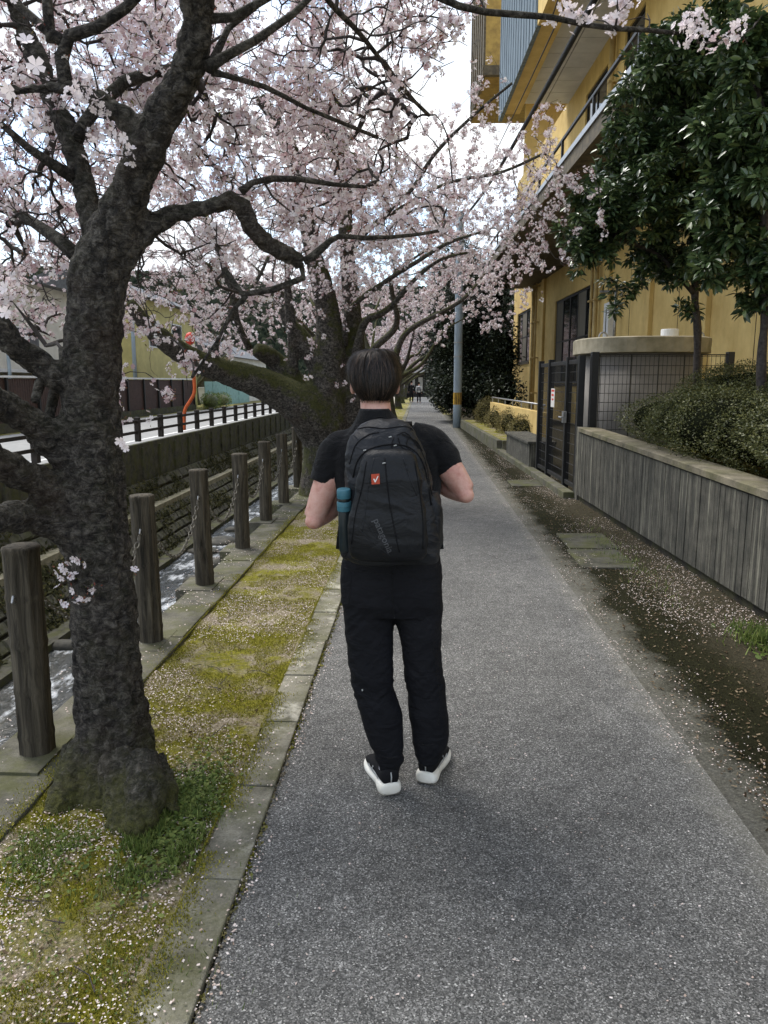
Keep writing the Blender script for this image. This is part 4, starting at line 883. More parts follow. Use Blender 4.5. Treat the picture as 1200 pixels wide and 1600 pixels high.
# ---- tank with overhanging cap
c = B(3.88, 12.35, 0); tk = thing('round_tank', 'rounded beige tank with flat overhanging lid behind the mesh fence', 'tank', (c[0], c[1], 0.03))
def ov(rx, ry, z, k=48): th = np.linspace(0, 2*np.pi, k, endpoint=False); p = np.stack([c[0]+rx*np.sign(np.cos(th))*np.abs(np.cos(th))**.8, c[1]+ry*np.sign(np.sin(th))*np.abs(np.sin(th))**.8, np.full(k, z)], 1); return p
build(MB().loft([ov(.88, .95, .03), ov(.88, .95, 2.08)]), 'tank_body', 'tank', tk, True)
build(MB().loft([ov(.95, 1.02, 2.08), ov(1.0, 1.07, 2.085), ov(1.0, 1.07, 2.30), ov(.98, 1.05, 2.315)]), 'tank_lid', 'tankcap', tk, bevel=.004)
for xx in np.linspace(-.75, .8, 5):
    yb = c[1]-.95*(1-abs(xx/.88)**2.5)**.4-.004; build(MB().box(c[0]+xx-.006, c[0]+xx+.006, yb, yb+.02, .1, 2.06), 'panel_joint', 'foot', tk)
build(MB().loft([np.array([(c[0]+.30+.13*math.cos(a), c[1]-.5+.13*math.sin(a), z) for a in np.linspace(0, 6.283, 20, endpoint=False)]) for z in (2.31, 2.44)]), 'manhole_cap', 'white', tk, bevel=.006)
for xx in (-.72, .72):
    build(MB().tube([(c[0]+xx+.06*math.cos(a), c[1]-.6, 2.32+.07*math.sin(a)) for a in np.linspace(0, math.pi, 10)], .014, 6), 'lifting_loop', 'steel', tk)
# ---- yellow building
bd = thing('yellow_building', 'tall ochre yellow building with deep overhanging eaves on the right of the path', 'building', B(7, 24, 0))
def wall_grid(x0, x1, y0, y1, z0, z1, holes, name, mat, parent):
    ysx = sorted({y0, y1, *[h[0] for h in holes], *[h[1] for h in holes]}); zs = sorted({z0, z1, *[h[2] for h in holes], *[h[3] for h in holes]}); mb = MB()
    for a, b in zip(ysx[:-1], ysx[1:]):
        cc = [(p, q) for p, q in zip(zs[:-1], zs[1:]) if not any(h[0] <= (a+b)/2 <= h[1] and h[2] <= (p+q)/2 <= h[3] for h in holes)]; run = []
        for p, q in cc:
            if run and abs(run[-1][1]-p) < 1e-6: run[-1][1] = q
            else: run.append([p, q])
        for p, q in run: mb.box(x0, x1, a, b, p, q, B)
    return build(mb, name, mat, parent)
FX = 7.0  # building positions and heights are an earlier layout scaled up about the camera
wins = [(27.7, 34.2, 1.6, 5.1), (40.4, 44.6, 2.7, 5.45), (27.2, 30.1, 10.3, 12.0), (23.4, 25.3, 10.1, 12.15)]
wall_grid(FX, FX+.3, 2, 46, 0, 12.83, wins, 'wall', 'yellow', bd)
build(MB().box(FX+.3, FX+8, 45.7, 46, 0, 17, B), 'end_wall', 'yellow', bd); build(MB().box(FX+.31, FX+8, 2, 45.6, 12.84, 13.0, B), 'roof_slab', 'fascia', bd)
build(MB().box(FX+2.0, FX+2.2, 2, 45.6, 0, 12.8, B), 'inner_wall', 'darkframe', bd)
for y in (17.4, 21.3, 25.4, 36.4): build(MB().box(FX-.12, FX, y, y+.55, 0, 6.37, B), 'pilaster', 'yellow', bd, bevel=.01)
for y in (15.2, 19.4, 23.4): build(MB().box(FX-.006, FX+.001, y, y+.02, 0, 6.37, B), 'wall_joint', 'foot', bd)
for (a, b, p, q) in wins:
    fr = MB(); n = max(1, int(round((b-a)/1.3)))
    for k in range(n+1): yy = a+(b-a)*k/n; s0 = .045 if k == 0 else -.045 if k == n else 0; fr.box(FX+.06, FX+.14, yy-.045+s0, yy+.045+s0, p, q, B)
    fr.box(FX+.055, FX+.145, a, b, p, p+.09, B).box(FX+.055, FX+.145, a, b, q-.09, q, B)
    if q-p > 1.9: fr.box(FX+.057, FX+.143, a, b, (p+q)/2-.03, (p+q)/2+.03, B)
    wn_ = build(fr, 'window', 'darkframe', bd)
    for k in range(n):
        ya, yb = a+(b-a)*k/n+.03, a+(b-a)*(k+1)/n-.03; build(MB().box(FX+.09, FX+.10, ya, yb, p+.05, q-.05, B), 'pane', 'glass', wn_)
        if q-p > 1.9 and k % 3 == 1: build(MB().box(FX+.070, FX+.088, ya+.05, yb-.05, p+.1, q-.1, B), 'curtain', 'curtain', wn_)
    build(MB().box(FX-.05, FX+.05, a-.08, b+.08, p-.09, p-.005, B), 'sill', 'eave', wn_)
for yy, z0, z1, r_ in ((26.8, .2, 6.36, .08), (27.4, .2, 6.36, .05), (38.7, .3, 6.36, .09), (38.0, .3, 6.36, .05), (26.1, 6.8, 12.8, .09)):
    pp = build(MB().tube([B(FX-.16, yy, z0), B(FX-.16, yy, z1)], r_, 12), 'downpipe', 'pipe', bd, True)
    for z in np.arange(z0+.8, z1, 1.7): build(MB().box(FX-.26, FX, yy-.12, yy+.12, z, z+.06, B), 'pipe_bracket', 'pipe', pp)
build(MB().box(3.98, FX, 12.0, 40.4, 6.38, 6.62, B), 'balcony_slab', 'eave', bd)
build(MB().box(3.90, 3.98, 12.0, 40.4, 6.34, 6.66, B), 'balcony_fascia', 'eave', bd, bevel=.005); build(MB().box(3.86, 3.96, 12.0, 40.4, 6.665, 6.78, B), 'metal_edge', 'steel', bd)
for k in range(5): build(MB().box(FX-1.5, FX-1.44, 27.4+k*1.5, 28.7+k*1.5, 6.64, 8.1, B), 'balcony_screen', 'white', bd)
for k in range(9): build(MB().box(4.1, 4.16, 14+k*3, 14.06+k*3, 6.62, 7.5, B), 'balcony_rail_post', 'darkframe', bd)
build(MB().box(4.1, 4.16, 14, 38.2, 7.5, 7.56, B), 'balcony_rail', 'darkframe', bd)
sp = MB().box(.015, .97, .015, 1.185, 0, .03).mesh('soffit_panel'); sp.materials.append(MT['soffit'])
build(MB().box(5.03, FX+.02, 2, 33.0, 12.80, 12.82, B), 'soffit_backing', 'foot', bd)
for k in range(26):
    for m in range(2):
        o = link('soffit_panel', sp, None, bd); o.location = tuple(np.array(B(5.05+m*.985, 1.95+k*1.2, 12.765))-np.array(ORI[bd.name])); o.rotation_euler = (0, 0, BR)
build(MB().box(4.42, 5.03, 2, 33.0, 12.33, 12.83, B), 'roof_beam', 'yellow', bd, bevel=.01); build(MB().box(4.27, 4.41, 25.2, 33.7, 12.27, 17.6, B), 'cladding', 'bluegrey', bd)
seam = MB().box(-.02, 0, 0, .04, 0, 5.3).mesh('cladding_seam'); seam.materials.append(MT['bluegrey'])
for k in range(15):
    o = link('cladding_seam', seam, None, bd); o.location = tuple(np.array(B(4.27, 25.3+k*.58, 12.28))-np.array(ORI[bd.name])); o.rotation_euler = (0, 0, BR)
build(MB().box(4.30, 4.41, 2, 25.17, 12.29, 16.5, B), 'roof_fascia', 'yellow', bd); build(MB().box(4.55, FX+8, 2, 33.6, 13.02, 18, B), 'attic', 'yellow', bd)
build(MB().box(4.55, 13, 41.7, 49, 17.0, 27, B), 'tower_room', 'fascia', bd)
for k in range(7): build(MB().box(4.44, 4.55, 41.7+k*1.05, 42.15+k*1.05, 16.9, 27, B), 'tower_rib', 'eave', bd)
build(MB().box(4.38, 13, 41.4, 41.7, 16.9, 17.35, B), 'tower_edge', 'eave', bd)
o = build(MB().box(FX-.25, FX-.01, 24.8, 25.35, 3.0, 4.15, B), 'meter_box', 'white', bd, bevel=.01); build(MB().box(FX-.256, FX-.251, 25.0, 25.08, 3.2, 3.95, B), 'slot', 'darkframe', o)
build(MB().tube([B(FX-.2, 24.2, 2.3), B(FX-.2, 24.2, 4.4), B(FX-.2, 26.0, 4.6)], .045, 8), 'conduit', 'steel', bd, True)
# yellow low parapet with rail, meter box
t = thing('yellow_parapet', 'low bright yellow parapet wall with a steel handrail before the building', 'wall', B(3.2, 20, 0))
build(MB().box(3.30, 3.45, 17.2, 26.5, .03, .98, B), 'parapet', 'yellow', t, bevel=.01)
build(MB().tube([B(3.37, 17.2, 1.14), B(3.37, 26.5, 1.14)], .022, 8), 'handrail', 'steel', t, True)
for y in np.arange(17.4, 26.5, 1.5): build(MB().tube([B(3.37, y, .98), B(3.37, y, 1.14)], .014, 6), 'rail_support', 'steel', t)
# azalea stem poking out etc: utility pole, cable
px_, py_ = 1.41, 28.3
t = thing('utility_pole', 'tall smooth grey blue utility pole standing at the right edge of the path', 'pole', (px_, py_, 0))
build(MB().tube([(px_, py_, z) for z in np.linspace(0, 7.6, 10)], np.linspace(.155, .135, 10), 24), 'pole_shaft', 'poleblue', t, True)
build(MB().tube([(px_, py_, .84), (px_, py_, 1.28)], .158, 24, False), 'warning_band', 'polemark', t, True)
for k in range(5):
    a = -2.2+k*.42; build(MB().box(px_+.160*math.cos(a)-.012, px_+.160*math.cos(a)+.012, py_+.160*math.sin(a)-.006, py_+.160*math.sin(a)+.006, .85, 1.27), 'band_stripe', 'black', t)
for z in (2.55, 3.05): build(MB().tube([(px_, py_, z), (px_, py_, z+.04)], .166, 20, False), 'clamp', 'steel', t, True)
def cable(pts, r, label, n=40, grp=None):
    P = smooth_curve(np.array(pts), n); o = build(MB().tube(P, r, 6), 'overhead_cable', 'wire', None, True); tag(o, label, 'cable', grp)
A = np.array((px_, py_, 7.3)); 
def sag(a, b, s): return [a+(b-a)*t-np.array([0, 0, 4*s*t*(1-t)]) for t in np.linspace(0, 1, 7)]
cable(sag(A, at(945,-30,7.5), .25), .035, 'thick bundled black cable running from the pole up over the eaves')
cable(sag(A+[.0, 0, .15], at(905,-40,7.5), .15), .008, 'thin black wire running beside the thick cable bundle')
cable(sag(A+[0, 0, -1.6], np.array(B(FX, 29, 6.0)), .2), .010, 'thin wire slung from the pole to the building wall')
cable(sag(A+[0, 0, -.1], np.array((1.9, 60, 6.8)), .4), .012, 'thin wire running on along the path from the grey blue pole')
t = thing('utility_pole', 'distant slim utility pole with a yellow band near the walkers', 'pole', (1.95, 58, 0))
build(MB().tube([(1.95, 58, 0), (1.95, 58, 7)], .15, 12), 'pole_shaft', 'poleblue', t, True); build(MB().tube([(1.95, 58, 1.2), (1.95, 58, 2.1)], .16, 12, False), 'warning_band', 'polemark', t, True)
# ================================================================== ACROSS THE CANAL
fe = thing('street_railing', 'long dark brown post and rail fence on the far bank of the canal', 'fence', (-7.62, 24, .06))
fp = MB().box(-.07, .07, -.07, .07, 0, .66).mesh('fence_post'); fp.materials.append(MT['fencewood'])
for k in range(34):
    o = link('fence_post', fp, None, fe); o.location = (0, 12.9+k*1.86-24, 0); b = o.modifiers.new('b', 'BEVEL'); b.width = .012
for z in (.22, .50): build(MB().box(-7.645, -7.60, 11, 76, .06+z, .06+z+.075), 'rail', 'fencewood', fe)
p0 = np.array((-7.5, 24.7, 0)); t = thing('orange_post', 'bent bright orange post standing at the far canal railing', 'post', tuple(p0))
Q = [tuple(at(x, y, 24.7)) for x, y in ((288,672),(288,650),(290,638),(300,622),(304,610),(303,590),(301,560),(300,545))]
build(MB().tube(smooth_curve(np.array(Q), 24), .055, 10), 'post_shaft', 'orange', t, True)
q = at(297,529,24.7); build(MB().ball(tuple(q), (.16, .16, .20), 16, 10), 'lantern', 'red', t, True)
def house(name, label, x0, x1, y0, y1, h, mat, roofh=1.4, wins_side=(), wins_end=(), over=.5):
    t = thing(name, label, 'house', ((x0+x1)/2, (y0+y1)/2, 0)); build(MB().box(x0, x1, y0, y1, 0, h), 'wall', mat, t)
    ym = (y0+y1)/2; xm = (x0+x1)/2
    V = [(x0-over, y0-over, h), (x1+over, y0-over, h), (x1+over, y1+over, h), (x0-over, y1+over, h), (xm, y0-over, h+roofh), (xm, y1+over, h+roofh)]
    build(MB().add(V, [(0,1,4), (1,2,5,4), (2,3,5), (3,0,4,5), (0,3,2,1)]), 'roof', 'rooftile', t)
    for (a, b, p, q) in wins_side:
        wf = MB().box(x1, x1+.06, a, b, p, p+.07).box(x1, x1+.06, a, b, q-.07, q).box(x1, x1+.055, a, a+.06, p+.07, q-.07).box(x1, x1+.055, b-.06, b, p+.07, q-.07); w_ = build(wf, 'window', 'white', t); build(MB().box(x1-.02, x1+.02, a+.06, b-.06, p+.07, q-.07), 'pane', 'glass', w_)
    for (a, b, p, q) in wins_end:
        wf = MB().box(a, b, y0-.06, y0, p, p+.07).box(a, b, y0-.06, y0, q-.07, q).box(a, a+.06, y0-.055, y0, p+.07, q-.07).box(b-.06, b, y0-.055, y0, p+.07, q-.07); w_ = build(wf, 'window', 'white', t); build(MB().box(a+.06, b-.06, y0-.02, y0+.02, p+.07, q-.07), 'pane', 'glass', w_)
    return t
hy = house('yellow_house', 'pale yellow rendered house seen through the blossom across the street', -22, -15.2, 41, 52, 6.2, 'paleyellow', 1.6, [(43, 44.4, 3.6, 5.0), (47, 49, 3.6, 5.2)], [(-19.5, -18, 3.4, 5)])
build(MB().tube([(-15.3, 40.9, 0), (-15.3, 40.9, 6.2)], .10, 10), 'downpipe', 'poleblue', hy, True); build(MB().box(-17.4, -15.9, 40.92, 41, .9, 2.2), 'garage_door', 'cream', hy)
hw = house('white_house', 'cream white house with a grey shuttered window at the left edge', -24, -15.0, 24.5, 33, 5.4, 'cream', 1.3, [(25.2, 26.4, 2.9, 4.1), (28.2, 29.9, 2.6, 3.7)], [])
build(MB().box(-14.98, -14.90, 28.3, 29.8, 2.65, 3.65), 'shutter', 'rooftile', hw); build(MB().box(-15.0, -14.4, 24.5, 33, 2.0, 2.12), 'canopy', 'white', hw); build(MB().box(-14.97, -14.93, 25, 27.6, .2, 1.9), 'garage_opening', 'curtain', hw)
o = house('grey_roofed_house', 'small distant house with a grey roof past the yellow house', -24, -14.8, 60, 74, 3.6, 'cream', 2.0, [(62, 64, 1.2, 2.4), (67, 69, 1.2, 2.4)], [(-18, -16, 1.2, 2.4)])
t = thing('slat_fence', 'dark brown vertical slat fence with pale top rail in front of the houses', 'fence', (-13.6, 36, 0))
sl = MB().box(0, .03, 0, .13, 0, 1.45).mesh('slat'); sl.materials.append(MT['brown'])
for k in range(150):
    o = link('slat', sl, None, t); o.location = (0, 22.5-36+k*.155, .32)
build(MB().box(-13.72, -13.50, 22.4, 45.9, 1.80, 1.87), 'top_rail', 'white', t); build(MB().box(-13.7, -13.5, 22.4, 45.9, 0, .32), 'base_wall', 'bank', t)
for k in range(12): build(MB().box(-13.56, -13.48, 22.5+k*2.1, 22.6+k*2.1, .32, 1.80), 'fence_post', 'darkframe', t)
t = thing('teal_hoarding', 'pale teal sheet hoarding at the far side of the street', 'fence', (-13.5, 54, 0))
for k in range(7): build(MB().box(-13.55+.02*(k % 2), -13.50+.02*(k % 2), 48+k*1.8, 49.75+k*1.8, .1, 1.7), 'sheet_panel', 'teal', t)
mass('loose green shrub with yellow flowers beside the teal hoarding', 'shrub', 'street_shrub', (-12.9, 48, 0), [((-12.9, 47, .5), (.6, 1.2, .6)), ((-13, 50, .5), (.6, 1.5, .5))], 2500, .10, 'grass', core='hedge', tv=LV4, tf=LF4)
t = thing('street_pole', 'slim grey pole standing in front of the white house', 'pole', (-13.9, 25.6, 0)); build(MB().tube([(-13.9, 25.6, 0), (-13.9, 25.6, 4.2)], .06, 10), 'pole_shaft', 'poleblue', t, True)
# ---- far end of the path
t = thing('dark_shed', 'dark low timber building closing the far end of the path', 'building', (-.5, 90, 0))
build(MB().box(-3, 2.6, 88, 94, 0, 2.9), 'wall', 'darkframe', t); build(MB().add([(-3.6,87,2.7),(3.2,87,2.7),(3.2,95,2.7),(-3.6,95,2.7),(-3.2,91,4.4),(2.9,91,4.4)], [(0,1,5,4),(1,2,5),(2,3,4,5),(3,0,4),(0,3,2,1)]), 'roof', 'rooftile', t)
for k in range(6): build(MB().box(-2.8+k*.9, -2.3+k*.9, 87.95, 88, .9, 2.2), 'window', 'steel', t)
o = build(MB().box(2.0, 3.4, 62, 63.2, 0, 1.5).box(1.95, 3.45, 61.95, 63.25, 1.5, 1.62), 'stone_pillar', 'stone', bevel=.02); tag(o, 'squat grey stone block beside the distant pole', 'block')
o = build(MB().box(-2.3, -2.1, 80, 80.1, 0, 1.2).box(-2.5, -1.9, 79.95, 80.05, 1.2, 2.0), 'red_sign', 'red'); tag(o, 'tiny red board standing far away left of the walkers', 'sign')
for k, (x, y, s_) in enumerate([(2.0, 40, .4), (2.1, 43, .45), (2.0, 46.5, .4), (2.1, 50, .5), (2.2, 54, .5)]):
    mass(['white flowering low shrub just beyond the pole', 'pale leafed low shrub second beyond the pole', 'white speckled shrub third beyond the pole', 'dusty pale shrub fourth beyond the pole', 'small white shrub farthest up the verge'][k], 'shrub', 'verge_shrub', (x, y, 0), [((x, y, .3), (s_, 1.1, s_))], 700, .09, 'petal_fall', core='hedge', tv=LV4, tf=LF4)
# ================================================================== THE MAN
from mathutils.bvhtree import BVHTree
YP = 2.87
def ringp(py, xl, xr, Yc, dr, p=2.3, k=36, tilt=0.0, sh=0.0):
    a, b = at(xl, py, Yc), at(xr, py, Yc); c = (a+b)/2; rx = (b[0]-a[0])/2; th = np.linspace(0, 2*np.pi, k, endpoint=False); cs, sn = np.cos(th), np.sin(th)
    x = np.sign(cs)*np.abs(cs)**(2/p)*rx; y = np.sign(sn)*np.abs(sn)**(2/p)*dr
    return np.stack([c[0]+x, Yc+sh+y, np.full(k, c[2])+tilt*x], 1)
def lofted(rs, n=None):
    """rows of (py, xl, xr, Yc, dr[, tilt]) smoothed to n rings"""
    A = np.array([list(r)+[0]*(6-len(r)) for r in rs], float)
    if n: A = smooth_curve(A, n)
    return A
man_at = (-.06, 2.88, 0)
bodym = MB()
hc = at(586, 598, 2.90); bodym.ball(hc+[0, .0, .012], (.076, .096, .108), 24, 18); bodym.ball(hc+[0, .045, -.062], (.052, .052, .050), 20, 12)
bodym.ball(hc+[0, .100, -.022], (.014, .022, .024), 12, 8); bodym.ball(hc+[0, .088, -.062], (.026, .014, .010), 12, 8)      # nose, lips
for s_ in (-1, 1): bodym.ball(hc+[.083*s_, -.012, -.014], (.012, .020, .032), 12, 10); bodym.ball(hc+[.032*s_, .080, .022], (.022, .014, .010), 10, 8)
bodym.tube([hc+[0, -.005, -.05], at(587, 640, 2.87), at(587, 668, 2.86)], [.056, .058, .066], 20)
bodym.loft([ringp(*r, 2.3) for r in [(668,552,626,YP,.075),(690,530,665,YP,.09),(740,532,675,YP,.095),(800,542,672,YP,.09),(870,545,672,YP,.095),(930,545,680,YP,.095)]])
SL, EL, WL = at(535,706,YP), at(491,809,2.83), at(556,762,3.09); SR, ER, WR = at(668,694,YP), at(727,768,2.84), at(650,735,3.10)
def limbT(P, r, n=16):
    C = smooth_curve(np.hstack([np.array(P), np.array(r)[:,None]]), n); bodym.tube(C[:,:3], C[:,3], 20)
limbT([SL, (SL+EL)/2+[-.006, 0, 0], EL], [.058, .053, .041]); limbT([SR, (SR+ER)/2+[.006, 0, .004], ER], [.058, .053, .041])
for E_, W_ in ((EL, WL), (ER, WR)):
    m = E_*.70+W_*.30; limbT([E_+[0, -.006, -.004], m+[0, 0, -.004], E_*.25+W_*.75, W_], [.040, .047, .032, .025]); bodym.ball(E_+[0, -.016, -.012], (.034, .034, .030), 16, 10)
for sx, xs in ((-1, 580), (1, 655)):
    bodym.tube([at(xs, 900, YP), at(583 if sx < 0 else 658, 1050, YP+.01*(1+sx)), at(610 if sx < 0 else 668, 1205 if sx < 0 else 1190, YP+.01+.02*(1+sx))], [.066, .050, .034], 18)
for W_, s_ in ((WL, 1), (WR, -1)):          # hands closed round the shoulder straps on the chest
    d = np.array([.35*s_, .55, .70]); d /= np.linalg.norm(d); side = np.array([s_*.5, -.75, .25]); side -= d*side.dot(d); side /= np.linalg.norm(side); nrm = np.cross(d, side)
    bodym.tube([W_, W_+d*.03, W_+d*.085], [.026, .034, .036], 14, flat=.55)
    for k_, (ln, r_) in enumerate([(.030, .0085), (.034, .009), (.032, .009), (.025, .008)]):
        b0 = W_+d*.085+side*(k_-1.5)*.018; bodym.tube([b0-d*.01, b0+d*ln*.8, b0+d*ln*.9+nrm*.022, b0+d*ln*.1+nrm*.036], [r_, r_, r_*.95, r_*.8], 10)
    b0 = W_+d*.03+side*.030; bodym.tube([b0, b0+side*.022+d*.022, b0+side*.012+d*.05+nrm*.02], [.0115, .010, .0085], 10)
me, _ = fuse(bodym, .006, 3); shift(me, man_at); man = link('person', me, 'skin', None, True); man.location = man_at; ORI[man.name] = man_at
tag(man, 'man seen from behind in black polo shirt and dark joggers, elbows out, on the path', 'person')
for s_ in (-1, 1): build(MB().ball(hc+[.032*s_, .087, .006], (.012, .010, .009), 12, 8), 'eye', 'eyew', man, True)
# trousers
tr = MB(); tr.loft([ringp(*r, 2.5) for r in [(862,538,686,YP,.118),(880,534,689,YP,.122),(905,532,691,YP,.126),(935,534,690,YP,.124),(955,539,687,YP,.10)]])
LG = lofted([(920,536,617,YP,.105),(985,540,614,YP,.092),(1030,546,613,YP,.084),(1075,553,613,YP,.078),(1110,562,627,YP,.080),(1145,572,629,YP+.005,.074),(1170,582,628,YP+.01,.062),(1184,589,629,YP+.012,.054),(1193,593,626,YP+.012,.047),(1206,595,624,YP+.012,.044)], 44)
RG = lofted([(920,606,690,YP+.01,.105),(985,623,689,YP+.02,.092),(1030,631,689,YP+.03,.084),(1075,637,694,YP+.04,.078),(1110,639,699,YP+.045,.080),(1140,644,701,YP+.05,.074),(1158,646,698,YP+.05,.064),(1170,648,692,YP+.05,.054),(1178,651,687,YP+.05,.047),(1190,653,684,YP+.05,.044)], 44)
for G in (LG, RG): tr.loft([ringp(r[0], r[1], r[2], r[3], r[4], 2.25) for r in G])
zk = float(at(580, 1075, YP)[2]); zl = float(at(600, 1190, YP)[2]); zh = float(at(600, 960, YP)[2])
def cloth(V):
    n1 = fbm(V*[5, 5, 13]+[0, 0, 3], 3, 2)-.5; r_ = 1-np.abs(2*fbm(np.stack([V[:,0]*6, V[:,1]*6, V[:,2]*17+V[:,0]*14], 1), 2, 8)-1); r2 = 1-np.abs(2*fbm(np.stack([V[:,0]*4, V[:,1]*4, V[:,2]*22-V[:,0]*26], 1), 2, 18)-1)
    wk = np.exp(-((V[:,2]-zk-.05)/.10)**2)+.9*np.exp(-((V[:,2]-zl-.03)/.05)**2)+.55*np.exp(-((V[:,2]-zh)/.09)**2)
    return .005*n1+(.013*(r_-.6)+.010*(r2-.6))*(.22+wk)+.003*(fbm(V*[18, 18, 40], 2, 7)-.5)
me, _ = fuse(tr, .0065, 2, cloth); shift(me, man_at); trs = link('trousers', me, 'trouser', man, True)
# shirt
sh = MB(); sh.loft([ringp(*r) for r in [(650,562,612,YP,.062,2.1,36,0),(664,552,624,YP,.078,2.2,36,.02),(676,536,655,YP,.092,2.3,36,.05),(690,522,680,YP,.105,2.4,36,.05),(715,516,690,YP,.115,2.5,36,.03),(760,523,688,YP,.118),(820,538,681,YP,.112),(862,544,680,YP,.112),(874,546,679,YP,.110)]])
def T4(P, r, n, mb, seg=22, cap=True):
    C = smooth_curve(np.hstack([np.array(P), np.array(r)[:,None]]), n); mb.tube(C[:,:3], C[:,3], seg, cap)
T4([at(560,690,YP), at(532,704,YP), at(518,728,YP-.004), at(508,754,YP-.012)], [.055, .070, .064, .058], 14, sh); T4([at(640,680,YP), at(668,692,YP), at(688,711,YP-.002), at(701,733,YP-.01)], [.055, .070, .064, .057], 14, sh)
def clothS(V):
    r_ = 1-np.abs(2*fbm(np.stack([V[:,0]*9+V[:,2]*6, V[:,1]*6, V[:,2]*8-V[:,0]*8], 1), 3, 31)-1); return .013*(r_-.6)+.004*(fbm(V*22, 2, 5)-.5)
me, _ = fuse(sh, .0065, 2, clothS); shift(me, man_at); shirt = link('shirt', me, 'shirt', man, True)
cmb = MB(); rr_ = [ringp(665,550,630,YP,.088,2.1,40,.03), ringp(655,555,622,YP-.004,.080,2.1,40,.02), ringp(642,561,611,YP-.004,.068), ringp(638,563,609,YP-.004,.064), ringp(641,564,608,YP-.004,.061), ringp(652,562,612,YP-.004,.062)]
rr_ = [smooth_curve(np.vstack([r, r[:1]]), 41)[:-1][:36] if len(r) == 40 else r for r in rr_]
cmb.loft(rr_, False); build(cmb, 'collar', 'shirt', shirt, True)
for (E2, S2, r_) in ((at(508,754,YP-.012), at(518,728,YP-.004), .0585), (at(701,733,YP-.01), at(688,711,YP-.002), .0575)):
    d = E2-S2; d /= np.linalg.norm(d); build(MB().tube([E2-d*.012, E2-d*.003, E2+d*.004], [r_+.0015, r_+.002, r_-.001], 28, False), 'sleeve_hem', 'shirt', shirt, True)
# hair
HR = lofted([(547,583,592,2.892,.010),(548.5,572,602,2.892,.045),(553,561,612,2.892,.075),(562,552,619,2.892,.095),(576,547.5,624,2.89,.104),(590,547,625,2.880,.098),(601,551,621,2.868,.086),(611,556,616.5,2.860,.073),(618,562,611,2.857,.062),(625,567,606,2.856,.055)], 30)
def hring(i): r = HR[i]; return ringp(r[0], r[1], r[2], r[3], r[4], 2.25, 96)
HG = np.stack([hring(i) for i in range(30)])           # levels x angle x 3
HG0 = HG.copy(); jag = .005*(vn(np.stack([np.arange(96)*.45, np.zeros(96), np.zeros(96)], 1), 3)-.5); HG0[-1,:,2] += jag
hb_ = build(MB().loft(list(HG0)), 'hair', 'hairbase', man, True)
Vh = []; Fh = []; n0 = 0; hr = random.Random(3); topc = np.array([HG[0,:,0].mean(), HG[0,:,1].mean(), HG[0,:,2].mean()+.001])
cenh = np.array([topc[0], 2.885, HG[14,:,2].mean()])
for q in range(6500):
    a0 = hr.uniform(0, 96); st = hr.choice([0, 0, 2, 4, 8, 12, 15]); en = min(29, st+hr.randint(8, 20)); tw = hr.gauss(0, 1.1); lift = hr.uniform(.5, 4.5)*1e-3; out = hr.random() < (.30 if a0 % 7 < 3 else .16); w_ = hr.uniform(.0007, .0015); P = []
    lv = np.linspace(st, en, 9)
    for k_, l in enumerate(lv):
        i = int(min(28, l)); f_ = l-i; a = (a0+tw*(l-st)/8+1.2*math.sin(a0*.5+l*.22)) % 96; j = int(a); g_ = a-j
        p = (HG[i, j % 96]*(1-g_)+HG[i, (j+1) % 96]*g_)*(1-f_)+(HG[min(29, i+1), j % 96]*(1-g_)+HG[min(29, i+1), (j+1) % 96]*g_)*f_
        nn_ = p-cenh; nn_ /= np.linalg.norm(nn_); P.append(p+nn_*(lift+((.016 if st < 5 else .009)*(k_/8)**1.6 if out else 0)+.0016*math.sin(k_*.9+q)))
    P = np.array(P); nrm = P-cenh; T = np.gradient(P, axis=0); sd_ = np.cross(T, nrm); sd_ /= np.linalg.norm(sd_, axis=1)[:,None]+1e-9; tp = (np.linspace(1, .25, 9)*w_)[:,None]
    Vh.append(np.concatenate([P-sd_*tp, P+sd_*tp])); i = np.arange(8); Fh.append(np.stack([i, i+1, i+10, i+9], 1)+n0); n0 += 18
for q in range(520):          # tousled locks
    a0 = hr.uniform(0, 96); st = hr.choice([0, 0, 1, 2, 3, 5, 7, 9, 12, 15, 18]); en = min(29, st+hr.randint(6, 11)); tw = hr.gauss(0, 2.4); lf = hr.uniform(.006, .020)*(1 if st < 7 else .6 if st < 14 else .3); w_ = hr.uniform(.0016, .0034); P = []
    for k_, l in enumerate(np.linspace(st, en, 7)):
        i = int(min(28, l)); f_ = l-i; a = (a0+tw*(l-st)/8) % 96; j = int(a); p = HG[i, j]*(1-f_)+HG[min(29, i+1), j]*f_; nn_ = p-cenh; nn_ /= np.linalg.norm(nn_)
        P.append(p+nn_*(.001+lf*(k_/6)**1.3))
    P = np.array(P); nrm = P-cenh; T = np.gradient(P, axis=0); sd_ = np.cross(T, nrm); sd_ /= np.linalg.norm(sd_, axis=1)[:,None]+1e-9; tp = (np.array([.5, 1, 1, .9, .7, .4, .05])*w_)[:,None]
    Vh.append(np.concatenate([P-sd_*tp, P+sd_*tp])); i = np.arange(6); Fh.append(np.stack([i, i+1, i+8, i+7], 1)+n0); n0 += 14
o = link('hair_strands', raw('hair_strands', np.vstack(Vh), np.vstack(Fh), man_at), 'hair', hb_); o['kind'] = 'stuff'
